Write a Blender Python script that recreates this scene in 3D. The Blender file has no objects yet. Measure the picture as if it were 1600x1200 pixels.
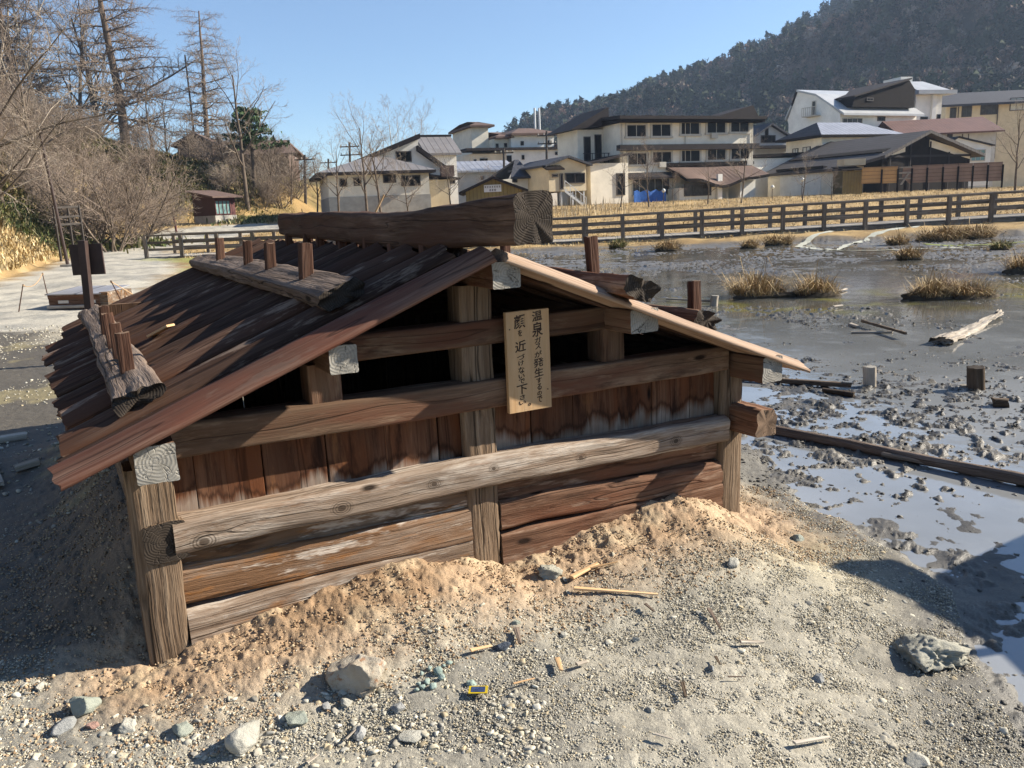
import bpy, math, random
import numpy as np
from mathutils import Vector, Matrix
S = bpy.context.scene
COL = S.collection
PI = math.pi

# ------------------------------------------------------------------ camera, sky, sun, exposure
EYE = 1.6
PITCH, ROLL, FPX = math.radians(11.9), math.radians(2.4), 1290.0
_f = Vector((0, math.cos(PITCH), -math.sin(PITCH)))
_r0 = Vector((1, 0, 0)); _u0 = _r0.cross(_f)
_r = math.cos(ROLL) * _r0 - math.sin(ROLL) * _u0
_u = math.cos(ROLL) * _u0 + math.sin(ROLL) * _r0
CAMP = Vector((0, 0, EYE))
cam = bpy.data.cameras.new('camera'); cam_o = bpy.data.objects.new('camera', cam); COL.objects.link(cam_o)
cam.sensor_fit = 'HORIZONTAL'; cam.sensor_width = 36; cam.lens = 36 * FPX / 1600
cam.clip_start = 0.05; cam.clip_end = 5000
cam_o.matrix_world = Matrix(((_r.x, _u.x, -_f.x, 0), (_r.y, _u.y, -_f.y, 0), (_r.z, _u.z, -_f.z, EYE), (0, 0, 0, 1)))
S.camera = cam_o

SUN_AZ, SUN_EL = math.radians(80), math.radians(30)
world = bpy.data.worlds.new('World'); S.world = world; world.use_nodes = True
_nt = world.node_tree
_sky = _nt.nodes.new('ShaderNodeTexSky'); _sky.sky_type = 'NISHITA'; _sky.sun_disc = False
_sky.sun_elevation = SUN_EL; _sky.sun_rotation = SUN_AZ
_sky.altitude = 1500; _sky.air_density = 1.1; _sky.dust_density = 0.02; _sky.ozone_density = 4.0
_bg = _nt.nodes['Background']; _nt.links.new(_sky.outputs[0], _bg.inputs[0]); _bg.inputs[1].default_value = 0.061
sun = bpy.data.lights.new('sun', 'SUN'); sun.energy = 5.0; sun.angle = math.radians(0.5); sun.color = (1.0, 0.91, 0.77)
sun_o = bpy.data.objects.new('sun', sun); COL.objects.link(sun_o)
_sd = Vector((math.sin(SUN_AZ) * math.cos(SUN_EL), math.cos(SUN_AZ) * math.cos(SUN_EL), math.sin(SUN_EL)))
sun_o.rotation_euler = _sd.to_track_quat('Z', 'Y').to_euler(); sun_o.location = (30, 5, 40)
S.view_settings.view_transform = 'Standard'; S.view_settings.look = 'None'
S.view_settings.gamma = 1; S.view_settings.use_curve_mapping = False; S.view_settings.exposure = 1.45
S.render.engine = 'CYCLES'
S.cycles.use_denoising = True
S.cycles.max_bounces = 6; S.cycles.diffuse_bounces = 3; S.cycles.glossy_bounces = 3; S.cycles.volume_bounces = 0
S.cycles.transparent_max_bounces = 6

# ------------------------------------------------------------------ pixel of the 1600x1200 photograph -> point
def ray(x, y):
    x, y = float(x), float(y); return (x - 800) / FPX * _r - (y - 600) / FPX * _u + _f
def at(x, y, Y):                       # point on that ray at forward distance Y
    d = ray(x, y); return CAMP + d * float(Y / d.y)
def gz(x, y, z=0.0):                   # point on that ray at height z
    d = ray(x, y); return CAMP + d * ((z - EYE) / d.z)
def on_plane(x, y, p, n):
    d = ray(x, y); return CAMP + d * ((Vector(p) - CAMP).dot(n) / d.dot(n))

# ------------------------------------------------------------------ noise
def _h(ix, iy, iz, seed):
    h = (ix.astype(np.int64) * 374761393 + iy.astype(np.int64) * 668265263 + iz.astype(np.int64) * 2147483647 + seed * 974634777) & 0xFFFFFFFF
    h = ((h ^ (h >> 13)) * 1274126177) & 0xFFFFFFFF
    h = ((h ^ (h >> 15)) * 2246822519) & 0xFFFFFFFF
    return ((h ^ (h >> 16)) & 0xFFFFFF).astype(np.float64) / 16777215.0
def vn2(x, y, seed=0):
    x = np.asarray(x, float); y = np.asarray(y, float)
    xi = np.floor(x); yi = np.floor(y); fx = x - xi; fy = y - yi
    fx = fx * fx * (3 - 2 * fx); fy = fy * fy * (3 - 2 * fy); z = np.zeros_like(xi)
    a = _h(xi, yi, z, seed); b = _h(xi + 1, yi, z, seed); c = _h(xi, yi + 1, z, seed); d = _h(xi + 1, yi + 1, z, seed)
    return (a * (1 - fx) + b * fx) * (1 - fy) + (c * (1 - fx) + d * fx) * fy
def fbm(x, y, o=4, seed=0, g=0.5):
    s = 0; a = 1; t = 0
    for i in range(o):
        s = s + a * vn2(x * 2 ** i + 17.3 * i, y * 2 ** i - 9.1 * i, seed + i); t += a; a *= g
    return s / t
def vn3(x, y, z, seed=0):
    xi = np.floor(x); yi = np.floor(y); zi = np.floor(z); fx = x - xi; fy = y - yi; fz = z - zi
    fx = fx * fx * (3 - 2 * fx); fy = fy * fy * (3 - 2 * fy); fz = fz * fz * (3 - 2 * fz)
    r = 0
    for k, wz in ((0, 1 - fz), (1, fz)):
        a = _h(xi, yi, zi + k, seed); b = _h(xi + 1, yi, zi + k, seed); c = _h(xi, yi + 1, zi + k, seed); d = _h(xi + 1, yi + 1, zi + k, seed)
        r = r + wz * ((a * (1 - fx) + b * fx) * (1 - fy) + (c * (1 - fx) + d * fx) * fy)
    return r
def sstep(a, b, x):
    t = np.clip((x - a) / (b - a), 0, 1); return t * t * (3 - 2 * t)
def sdf(px, py, poly):                 # signed distance, negative inside
    px = np.asarray(px, float); py = np.asarray(py, float)
    d = np.full(px.shape, 1e18); ins = np.zeros(px.shape, bool); n = len(poly)
    for i in range(n):
        ax, ay = poly[i]; bx, by = poly[(i + 1) % n]
        ex, ey = bx - ax, by - ay; wx = px - ax; wy = py - ay
        t = np.clip((wx * ex + wy * ey) / (ex * ex + ey * ey + 1e-12), 0, 1)
        d = np.minimum(d, (wx - t * ex) ** 2 + (wy - t * ey) ** 2)
        if ay != by:
            c = ((ay > py) != (by > py)) & (px < (bx - ax) * (py - ay) / (by - ay) + ax); ins ^= c
    return np.where(ins, -1, 1) * np.sqrt(d)

# ------------------------------------------------------------------ mesh and object helpers
def mesh_np(name, V, quads=None, tris=None, cols=None, smooth=False, mats=None, mi=None):
    V = np.asarray(V, np.float32).reshape(-1, 3)
    nq = 0 if quads is None else len(quads); ntr = 0 if tris is None else len(tris)
    li = []; ls = []; p = 0
    if nq:
        q = np.asarray(quads, np.int32); li.append(q.ravel()); ls.append(np.arange(nq, dtype=np.int32) * 4); p = nq * 4
    if ntr:
        t = np.asarray(tris, np.int32); li.append(t.ravel()); ls.append(p + np.arange(ntr, dtype=np.int32) * 3)
    m = bpy.data.meshes.new(name)
    m.vertices.add(len(V)); m.vertices.foreach_set('co', V.ravel())
    li = np.concatenate(li); ls = np.concatenate(ls)
    m.loops.add(len(li)); m.loops.foreach_set('vertex_index', li)
    m.polygons.add(len(ls)); m.polygons.foreach_set('loop_start', ls)
    if smooth: m.polygons.foreach_set('use_smooth', np.ones(len(ls), bool))
    if mi is not None: m.polygons.foreach_set('material_index', np.asarray(mi, np.int32))
    if cols is not None:
        a = m.color_attributes.new('Col', 'FLOAT_COLOR', 'POINT')
        c = np.ones((len(V), 4), np.float32); cc = np.asarray(cols); c[:, :cc.shape[1]] = cc
        a.data.foreach_set('color', c.ravel())
    for k in (mats or []): m.materials.append(k)
    m.update(calc_edges=True); m.validate(clean_customdata=False)
    return m
def link(name, me, parent=None, loc=None, mat=None):
    o = bpy.data.objects.new(name, me); COL.objects.link(o)
    if parent is not None: o.parent = parent
    if mat is not None: o.matrix_local = mat
    elif loc is not None: o.location = loc
    return o
def thing(o, label, cat, group=None):
    o['label'] = label; o['category'] = cat
    if group: o['group'] = group
    return o
def empty(name, loc=(0, 0, 0), rz=0.0, label=None, cat=None, group=None):
    o = bpy.data.objects.new(name, None); COL.objects.link(o); o.empty_display_size = 0.1
    o.location = loc; o.rotation_euler = (0, 0, rz)
    if label: thing(o, label, cat, group)
    return o
def copy_tree(o, parent=None):
    c = o.copy(); COL.objects.link(c)
    if parent is not None: c.parent = parent
    for ch in list(o.children): copy_tree(ch, c)
    return c

class MB:                              # collects polygons
    def __init__(s): s.v = []; s.f = []; s.m = []
    def poly(s, pts, m=0):
        b = len(s.v); s.v += [tuple(p) for p in pts]; s.f.append(tuple(range(b, b + len(pts)))); s.m.append(m)
    def box(s, x0, x1, y0, y1, z0, z1, m=0):
        b = len(s.v)
        s.v += [(x0, y0, z0), (x1, y0, z0), (x1, y1, z0), (x0, y1, z0), (x0, y0, z1), (x1, y0, z1), (x1, y1, z1), (x0, y1, z1)]
        for f in ((3, 2, 1, 0), (4, 5, 6, 7), (0, 1, 5, 4), (1, 2, 6, 5), (2, 3, 7, 6), (3, 0, 4, 7)):
            s.f.append(tuple(b + i for i in f)); s.m.append(m)
    def extrude(s, pts, d, m=0):       # closed prism from polygon pts moved by vector d
        b = len(s.v); n = len(pts); d = Vector(d)
        s.v += [tuple(p) for p in pts] + [tuple(Vector(p) + d) for p in pts]
        s.f.append(tuple(range(b, b + n))); s.f.append(tuple(range(b + 2 * n - 1, b + n - 1, -1))); s.m += [m, m]
        for i in range(n):
            j = (i + 1) % n; s.f.append((b + j, b + i, b + n + i, b + n + j)); s.m.append(m)
    def tube(s, path, rad, sides=6, m=0, cap=True):
        b0 = len(s.v); n = len(path); pr = None
        for i, p in enumerate(path):
            p = Vector(p); t = (Vector(path[min(i + 1, n - 1)]) - Vector(path[max(i - 1, 0)])).normalized()
            if pr is None:
                pr = t.orthogonal().normalized()
            pr = (pr - t * pr.dot(t)).normalized(); q = t.cross(pr)
            r = rad[i] if hasattr(rad, '__len__') else rad
            for k in range(sides):
                a = 2 * PI * k / sides; s.v.append(tuple(p + (pr * math.cos(a) + q * math.sin(a)) * r))
        for i in range(n - 1):
            for k in range(sides):
                k2 = (k + 1) % sides
                s.f.append((b0 + i * sides + k, b0 + i * sides + k2, b0 + (i + 1) * sides + k2, b0 + (i + 1) * sides + k)); s.m.append(m)
        if cap:
            s.f.append(tuple(b0 + k for k in range(sides))[::-1]); s.f.append(tuple(b0 + (n - 1) * sides + k for k in range(sides))); s.m += [m, m]
    def mesh(s, name, mats, smooth=False):
        me = bpy.data.meshes.new(name); me.from_pydata(s.v, [], s.f)
        for k in (mats if isinstance(mats, (list, tuple)) else [mats]): me.materials.append(k)
        me.polygons.foreach_set('material_index', s.m)
        if smooth: me.polygons.foreach_set('use_smooth', [True] * len(s.f))
        bm_fix(me); me.update(); return me
    def build(s, name, mats, parent=None, smooth=False, loc=None, mat=None):
        return link(name, s.mesh(name, mats, smooth), parent, loc, mat)
def bm_fix(me):
    import bmesh
    bm = bmesh.new(); bm.from_mesh(me); bmesh.ops.recalc_face_normals(bm, faces=bm.faces); bm.to_mesh(me); bm.free()

# ------------------------------------------------------------------ materials
class NT:
    def __init__(s, name):
        s.m = bpy.data.materials.new(name); s.m.use_nodes = True; s.t = s.m.node_tree
        s.b = s.t.nodes['Principled BSDF']
    def n(s, typ, **kw):
        nd = s.t.nodes.new(typ)
        for k, v in kw.items():
            if k[0] == '_': nd.inputs[k[1:].replace('_', ' ')].default_value = v
            else: setattr(nd, k, v)
        return nd
    def l(s, a, b): s.t.links.new(a, b)
    def coord(s, scale=(1, 1, 1), kind='Object', rnd=True):
        tc = s.n('ShaderNodeTexCoord'); mp = s.n('ShaderNodeMapping'); mp.inputs['Scale'].default_value = scale
        if rnd:
            oi = s.n('ShaderNodeObjectInfo'); mu = s.n('ShaderNodeMath', operation='MULTIPLY'); mu.inputs[1].default_value = 40
            s.l(oi.outputs['Random'], mu.inputs[0]); ad = s.n('ShaderNodeVectorMath', operation='ADD')
            s.l(tc.outputs[kind], ad.inputs[0]); s.l(mu.outputs[0], ad.inputs[1]); s.l(ad.outputs[0], mp.inputs['Vector'])
        else: s.l(tc.outputs[kind], mp.inputs['Vector'])
        return mp.outputs[0]
    def noise(s, vec, scale=1, detail=4, rough=0.55, dist=0):
        nd = s.n('ShaderNodeTexNoise'); nd.inputs['Scale'].default_value = scale; nd.inputs['Detail'].default_value = detail
        nd.inputs['Roughness'].default_value = rough; nd.inputs['Distortion'].default_value = dist
        if vec is not None: s.l(vec, nd.inputs['Vector'])
        return nd.outputs['Fac']
    def ramp(s, fac, stops):
        r = s.n('ShaderNodeValToRGB'); e = r.color_ramp.elements
        while len(e) > 1: e.remove(e[-1])
        e[0].position = stops[0][0]; e[0].color = tuple(stops[0][1]) + (1,) if len(stops[0][1]) == 3 else stops[0][1]
        for p, c in stops[1:]:
            k = e.new(p); k.color = tuple(c) + (1,) if len(c) == 3 else c
        s.l(fac, r.inputs[0]); return r.outputs[0]
    def fr(s, fac, a, b, lo=0.0, hi=1.0):
        r = s.n('ShaderNodeMapRange'); r.inputs[1].default_value = a; r.inputs[2].default_value = b
        r.inputs[3].default_value = lo; r.inputs[4].default_value = hi; s.l(fac, r.inputs[0]); return r.outputs[0]
    def mix(s, fac, a, b, mode='MIX'):
        m = s.n('ShaderNodeMix', data_type='RGBA', blend_type=mode); m.clamp_factor = True
        for i, v in ((0, fac), (6, a), (7, b)):
            if hasattr(v, 'node'): s.l(v, m.inputs[i])
            elif i == 0: m.inputs[0].default_value = v
            else: m.inputs[i].default_value = tuple(v) + (1,)
        return m.outputs[2]
    def math(s, op, a, b=0.0):
        m = s.n('ShaderNodeMath', operation=op)
        for i, v in ((0, a), (1, b)):
            if hasattr(v, 'node'): s.l(v, m.inputs[i])
            else: m.inputs[i].default_value = v
        return m.outputs[0]
    def bump(s, h, strength=0.5, dist=0.01):
        b = s.n('ShaderNodeBump'); b.inputs['Strength'].default_value = strength; b.inputs['Distance'].default_value = dist
        s.l(h, b.inputs['Height']); s.l(b.outputs[0], s.b.inputs['Normal']); return b
    def out(s, col=None, rough=None, spec=None, metal=None):
        for k, v in (('Base Color', col), ('Roughness', rough), ('Specular IOR Level', spec), ('Metallic', metal)):
            if v is None: continue
            if hasattr(v, 'node'): s.l(v, s.b.inputs[k])
            elif k == 'Base Color': s.b.inputs[k].default_value = tuple(v) + (1,)
            else: s.b.inputs[k].default_value = v
        return s.m

def wood(name, dark, mid, light, stain=None, bleach=None, gs=34.0, rough=0.85, bump=0.6, bdist=0.012, crack=0.55, length=1.6, knots=True, patches=(), knots_at=()):
    t = NT(name)
    co = t.coord()
    sep = t.n('ShaderNodeSeparateXYZ'); t.l(co, sep.inputs[0])
    warp = t.noise(co, 1.7, 2)
    def stretched(sx, sr):
        mp = t.n('ShaderNodeMapping'); mp.inputs['Scale'].default_value = (sx, sr, sr); t.l(wv, mp.inputs['Vector']); return mp.outputs[0]
    wvn = t.n('ShaderNodeVectorMath', operation='MULTIPLY_ADD')
    wc = t.n('ShaderNodeTexNoise'); wc.inputs['Scale'].default_value = 2.2; wc.inputs['Detail'].default_value = 1; t.l(co, wc.inputs['Vector'])
    t.l(wc.outputs['Color'], wvn.inputs[0]); wvn.inputs[1].default_value = (0.0, 0.040, 0.040); t.l(co, wvn.inputs[2]); wv = wvn.outputs[0]
    kmask = None
    if knots_at:                                                                      # branch knots: the grain bends round them
        tk = t.n('ShaderNodeTexCoord'); sk = t.n('ShaderNodeSeparateXYZ'); t.l(tk.outputs['Object'], sk.inputs[0]); shift = None
        for kx, kz, kr in knots_at:
            dx = t.math('MULTIPLY', t.math('SUBTRACT', sk.outputs[0], kx), .75); dz = t.math('SUBTRACT', sk.outputs[2], kz)
            d = t.math('SQRT', t.math('ADD', t.math('MULTIPLY', dx, dx), t.math('MULTIPLY', dz, dz)))
            f = t.fr(d, 0.0, kr * 3.2, 1, 0); f = t.math('MULTIPLY', f, f)
            sgn = t.math('MULTIPLY', t.math('TANH', t.math('MULTIPLY', dz, 1.2 / kr)), kr * -.8)
            sh = t.math('MULTIPLY', f, sgn); shift = sh if shift is None else t.math('ADD', shift, sh)
            ring = t.math('MULTIPLY', t.fr(d, kr * 1.5, kr * 1.9, 1, 0), t.fr(t.math('SINE', t.math('MULTIPLY', d, 6.28 / (kr * .42))), -.2, .8, .15, .8))
            m = t.math('MAXIMUM', ring, t.fr(d, kr * .55, kr * .8, 1, 0)); kmask = m if kmask is None else t.math('MAXIMUM', kmask, m)
        cz = t.n('ShaderNodeCombineXYZ'); t.l(shift, cz.inputs[2]); av = t.n('ShaderNodeVectorMath', operation='ADD'); t.l(wv, av.inputs[0]); t.l(cz.outputs[0], av.inputs[1]); wv = av.outputs[0]
    g1 = t.noise(stretched(length, gs), 1.0, 5, 0.65)
    g2 = t.noise(stretched(length * 3, gs * 4.5), 1.0, 3, 0.6)
    big = t.noise(stretched(0.8, 4.0), 1.0, 3, 0.6)
    cr = t.noise(stretched(0.14, 11.0), 1.0, 2, 0.5)
    crk = t.fr(t.math('ABSOLUTE', t.math('SUBTRACT', cr, 0.5)), 0.0, 0.012)          # 0 in a crack
    gsum = t.math('ADD', t.math('MULTIPLY', g1, 0.65), t.math('MULTIPLY', g2, 0.35))
    col = t.ramp(gsum, [(0.30, dark), (0.46, mid), (0.70, light)])
    col = t.mix(t.fr(big, 0.35, 0.7, 0.0, 0.75), col, [c * 0.55 for c in mid], 'MIX')
    if stain:
        sn = t.noise(stretched(1.1, 5.0), 1.0, 4, 0.6)
        col = t.mix(t.fr(sn, 0.47, 0.62), col, stain, 'MIX')
    for pc, lo, hi, amt in patches:
        col = t.mix(t.fr(t.noise(stretched(1.6 + lo, 7.0 + 9 * hi), 1.0, 5, 0.7), lo, hi, 0.0, amt), col, pc)
    if bleach:                                                                        # pale weathered band with a ragged edge, by local x
        c2, x0, x1 = bleach
        tc = t.n('ShaderNodeTexCoord'); sx = t.n('ShaderNodeSeparateXYZ'); t.l(tc.outputs['Object'], sx.inputs[0])
        rg = t.noise(stretched(2.5, 34.0), 1.0, 5, 0.7); rl = t.noise(stretched(0.6, 6.0), 1.0, 2, 0.5)
        e = t.math('ADD', sx.outputs[0], t.math('ADD', t.math('MULTIPLY', t.math('SUBTRACT', rg, 0.5), -0.10), t.math('MULTIPLY', t.math('SUBTRACT', rl, 0.5), -0.26)))
        col = t.mix(t.math('MULTIPLY', t.fr(t.math('ABSOLUTE', t.math('SUBTRACT', e, x1 + .012)), 0, .016, 1, 0), .6), col, [c * .6 for c in dark])
        col = t.mix(t.fr(e, x0, x1, 0.0, 1.0), t.mix(t.fr(rg, .3, .7, .22, .62), col, c2), col)
    if knots:
        mp = t.n('ShaderNodeMapping'); mp.inputs['Scale'].default_value = (2.0, 6.0, 6.0); t.l(wv, mp.inputs['Vector'])
        vo = t.n('ShaderNodeTexVoronoi'); vo.inputs['Scale'].default_value = 1.0; t.l(mp.outputs[0], vo.inputs['Vector'])
        kn = t.fr(vo.outputs['Distance'], 0.05, 0.10)
        col = t.mix(kn, [c * 0.35 for c in dark], col)
    col = t.mix(t.math('MULTIPLY', t.math('SUBTRACT', 1.0, crk), crack), col, [c * 0.25 for c in dark])
    if kmask is not None: col = t.mix(t.math('MULTIPLY', kmask, .85), col, [c * .55 for c in dark])
    oi = t.n('ShaderNodeObjectInfo'); hv = t.n('ShaderNodeHueSaturation'); t.l(col, hv.inputs['Color'])
    t.l(t.fr(oi.outputs['Random'], 0, 1, 0.75, 1.25), hv.inputs['Value'])
    h = t.math('ADD', t.math('MULTIPLY', gsum, 1.0), t.math('MULTIPLY', crk, 0.35))
    t.bump(h, bump, bdist)
    return t.out(hv.outputs[0], rough, 0.12)

def endgrain(name, c0, c1, ring=190.0):
    t = NT(name)
    tc = t.n('ShaderNodeTexCoord'); sep = t.n('ShaderNodeSeparateXYZ'); t.l(tc.outputs['Object'], sep.inputs[0])
    cmb = t.n('ShaderNodeCombineXYZ'); oi = t.n('ShaderNodeObjectInfo')
    oy = t.fr(oi.outputs['Random'], 0, 1, -0.02, 0.02)
    y = t.math('ADD', sep.outputs[1], oy); z = t.math('ADD', sep.outputs[2], -0.01)
    t.l(y, cmb.inputs[1]); t.l(z, cmb.inputs[2])
    ln = t.n('ShaderNodeVectorMath', operation='LENGTH'); t.l(cmb.outputs[0], ln.inputs[0])
    nz = t.noise(cmb.outputs[0], 18, 3)
    rr = t.math('ADD', ln.outputs['Value'], t.math('MULTIPLY', nz, 0.022))
    wv = t.math('SINE', t.math('MULTIPLY', rr, ring * 6.28))
    an = t.math('ARCTAN2', y, z)
    cv = t.n('ShaderNodeCombineXYZ'); t.l(t.math('MULTIPLY', an, .9), cv.inputs[0]); t.l(t.math('MULTIPLY', rr, 4.0), cv.inputs[1]); t.l(t.math('MULTIPLY', oi.outputs['Random'], 30.0), cv.inputs[2])
    rad = t.noise(cv.outputs[0], 1.3, 3, 0.6); msk = t.fr(t.noise(cv.outputs[0], .55, 1), .50, .56)
    crk = t.fr(t.math('ABSOLUTE', t.math('SUBTRACT', rad, 0.5)), 0.0, 0.020)
    base = t.mix(t.fr(wv, -1, 1, 0.15, 0.65), c0, c1)
    base = t.mix(t.fr(t.noise(tc.outputs['Object'], 9, 4), 0.35, 0.7, 0.0, 0.55), base, [c * 0.45 for c in c0])
    base = t.mix(t.math('MULTIPLY', t.math('SUBTRACT', 1.0, crk), msk), base, (0.012, 0.01, 0.009))
    t.bump(t.math('ADD', t.math('MULTIPLY', wv, 0.10), crk), 0.6, 0.006)
    return t.out(base, 0.85, 0.2)

def plain(name, c, rough=0.8, var=0.25, sc=3.0, spec=0.3, metal=0.0, rnd=True, bump=0.0, bs=40):
    t = NT(name); co = t.coord(rnd=rnd)
    n = t.noise(co, sc, 5, 0.65)
    col = t.mix(t.fr(n, 0.3, 0.7), [x * (1 - var) for x in c], [min(1, x * (1 + var)) for x in c])
    if bump: t.bump(t.noise(co, bs, 4), bump, 0.01)
    return t.out(col, rough, spec, metal)

def colmat(name, rough=0.85, spec=0.2, sc=8.0, var=0.25, bump=0.0, bs=60, trans=0.0):
    t = NT(name); a = t.n('ShaderNodeVertexColor', layer_name='Col')
    n = t.noise(t.coord(rnd=False), sc, 4, 0.65)
    hv = t.n('ShaderNodeHueSaturation'); t.l(a.outputs[0], hv.inputs['Color']); t.l(t.fr(n, 0.25, 0.75, 1 - var, 1 + var), hv.inputs['Value'])
    if bump: t.bump(t.noise(t.coord(rnd=False), bs, 4), bump, 0.01)
    return t.out(hv.outputs[0], rough, spec)

M = {}
M['beam'] = wood('weathered_beam', (.055, .032, .020), (.17, .105, .066), (.36, .26, .185), stain=(.13, .055, .03))
M['upper'] = wood('brown_beam', (.050, .028, .018), (.135, .082, .052), (.25, .165, .11), stain=(.11, .05, .03), patches=(((.24, .17, .115), .55, .66, .6), ((.035, .02, .013), .57, .66, .6)))
M['log'] = wood('bleached_log', (.062, .040, .028), (.205, .145, .102), (.42, .345, .275), stain=(.155, .085, .045), bump=0.9, bdist=0.016, patches=(((.27, .115, .032), .54, .64, .75), ((.52, .46, .39), .55, .62, .7), ((.045, .026, .017), .57, .66, .7)))
M['rail'] = wood('bleached_rail', (.065, .044, .031), (.215, .158, .115), (.43, .36, .295), bump=0.9, bdist=0.016, patches=(((.48, .43, .37), .52, .66, .55), ((.16, .085, .045), .57, .66, .6)), knots_at=((.62, -.01, .020), (1.02, .012, .015), (1.30, .03, .012), (.10, -.035, .022), (1.75, .0, .014), (2.3, -.01, .018)))
M['redlog'] = wood('red_brown_log', (.05, .025, .016), (.15, .078, .047), (.29, .18, .12), stain=(.14, .06, .034), bump=0.8, patches=(((.30, .21, .15), .55, .64, .7), ((.04, .02, .013), .56, .66, .7)))
M['post'] = wood('rough_post', (.045, .030, .019), (.155, .105, .068), (.33, .25, .175), bump=1.0, bdist=0.02, gs=26, crack=.8)
M['board'] = wood('stained_board', (.030, .013, .008), (.10, .043, .023), (.20, .105, .06), stain=(.115, .042, .018), bleach=((.38, .33, .27), 0.038, 0.080), patches=(((.020, .008, .005), .52, .66, .8), ((.19, .085, .035), .56, .68, .6)), gs=24, bump=0.4, bdist=.006)
M['sideboard'] = wood('dark_board', (.03, .018, .012), (.09, .05, .03), (.17, .10, .065))
M['roof'] = wood('roof_plank', (.017, .010, .007), (.062, .034, .023), (.19, .12, .085), stain=(.07, .034, .021), gs=30, patches=(((.24, .175, .13), .57, .64, .7),), bump=0.7, length=0.9)
M['rake'] = wood('rake_plank', (.05, .024, .017), (.135, .068, .048), (.33, .21, .155), stain=(.16, .062, .04), patches=(((.36, .25, .19), .56, .64, .6), ((.05, .022, .015), .56, .64, .6)), gs=34, bump=0.6, length=0.7)
M['ridge'] = wood('ridge_wood', (.026, .015, .010), (.088, .054, .037), (.22, .15, .108), stain=(.10, .055, .038), gs=24, bump=0.9, bdist=.014)
M['rakelit'] = wood('pale_rake_plank', (.20, .12, .08), (.40, .28, .20), (.58, .46, .36), gs=34, bump=.5, length=.7)  # right rake: sunlit brightness put into the wood colour
M['weight'] = wood('weight_log_wood', (.045, .034, .027), (.135, .10, .078), (.29, .23, .185), gs=26, bump=1.0, bdist=.02, crack=.8)
M['peg'] = wood('peg_wood', (.030, .015, .010), (.080, .040, .027), (.22, .13, .09), gs=26, bump=1.0, bdist=.012)
M['end'] = endgrain('pale_end_grain', (.25, .23, .195), (.40, .38, .34), ring=85)
M['endd'] = endgrain('dark_end_grain', (.028, .021, .016), (.078, .060, .045), ring=105)
M['endb'] = endgrain('brown_end_grain', (.16, .10, .065), (.30, .21, .14))
M['sign'] = wood('pale_sign_wood', (.42, .24, .11), (.56, .36, .19), (.66, .46, .27), gs=14, bump=.15, crack=0.0, knots=False, rough=.6)
M['ink'] = plain('brush_ink', (.035, .018, .010), .6)
M['driftwood'] = wood('driftwood', (.16, .13, .10), (.36, .31, .25), (.58, .53, .46), gs=20, bump=.8)
M['darkwood'] = wood('dark_stump', (.03, .022, .016), (.10, .072, .05), (.22, .17, .125), gs=18, bump=1.0)
M['boardwalk'] = wood('boardwalk_timber', (.060, .048, .037), (.185, .15, .118), (.33, .28, .225), gs=12, bump=.5)
M['deck'] = wood('boardwalk_deck', (.26, .23, .20), (.40, .37, .33), (.52, .49, .45), gs=12, bump=.3, crack=.3, knots=False)
M['metal_brown'] = plain('dark_brown_paint', (.040, .024, .020), .6, .25, 6)
M['stone'] = None

# ------------------------------------------------------------------ hut frame and terrain
AZH = math.radians(61.6)
HA = (math.sin(AZH), math.cos(AZH)); HB = (-math.cos(AZH), math.sin(AZH)); HC = (-0.135, 3.447)
def hut_ab(x, y):
    dx = x - HC[0]; dy = y - HC[1]; return dx * HA[0] + dy * HA[1], dx * HB[0] + dy * HB[1]
def hut_w(a, b, z=0.0):
    return Vector((HC[0] + a * HA[0] + b * HB[0], HC[1] + a * HA[1] + b * HB[1], z))
WL = -0.16
MUD = [(1.5, 1.3), (1.56, 2.37), (1.60, 2.62), (1.70, 2.97), (1.86, 3.39), (1.80, 3.9), (1.72, 4.38), (1.55, 4.98), (1.58, 5.75), (1.25, 6.7), (0.9, 7.6), (-1.0, 8.3),
       (-3.3, 9.4), (-4.6, 12), (-5.6, 16), (-7.4, 24), (-8.8, 33), (-9.5, 37.8), (-4, 37.8), (2.7, 36.3), (8, 35.2), (14, 33.2), (22, 31), (32, 27.5), (60, 24), (90, 15), (40, -5), (8, -4), (2, -1)]
HILL = [(-12.5, -10), (-13.5, 5), (-14.5, 18), (-16.8, 27), (-23.6, 45), (-26.6, 58), (-29.5, 68), (-30.2, 75), (-27, 80), (-20, 90), (-16, 120), (-16, 400), (-500, 400), (-500, -10)]
PATH = [(-13, 3), (-14.2, 17), (-16.3, 27), (-23.2, 45), (-26.2, 58), (-27, 66), (-24, 69), (-18, 69), (-8, 66), (-8, 62), (-17.5, 60), (-18, 45), (-14, 36), (-12, 31), (-9.6, 23.7), (-7.6, 17.5), (-7, 14.5), (-9, 9)]
MOSS = [(-17, 39.5), (-11, 39.5), (-9.0, 34), (-7.9, 26), (-6.9, 19), (-6.4, 15.5), (-7.2, 16), (-8.6, 20), (-10.2, 26), (-12.4, 33)]
DAMP_SHADE = [(-1.62, 2.95), (-2.2, 2.75), (-3.2, 2.7), (-5.5, 4.0), (-7.0, 7.5), (-10.5, 13.5), (-8.0, 13.2), (-5.2, 11.0), (-3.6, 8.2), (-2.4, 5.6), (-1.9, 4.2)]  # damp mud; the part near the hut also darkens the ground for its shadow

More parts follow.
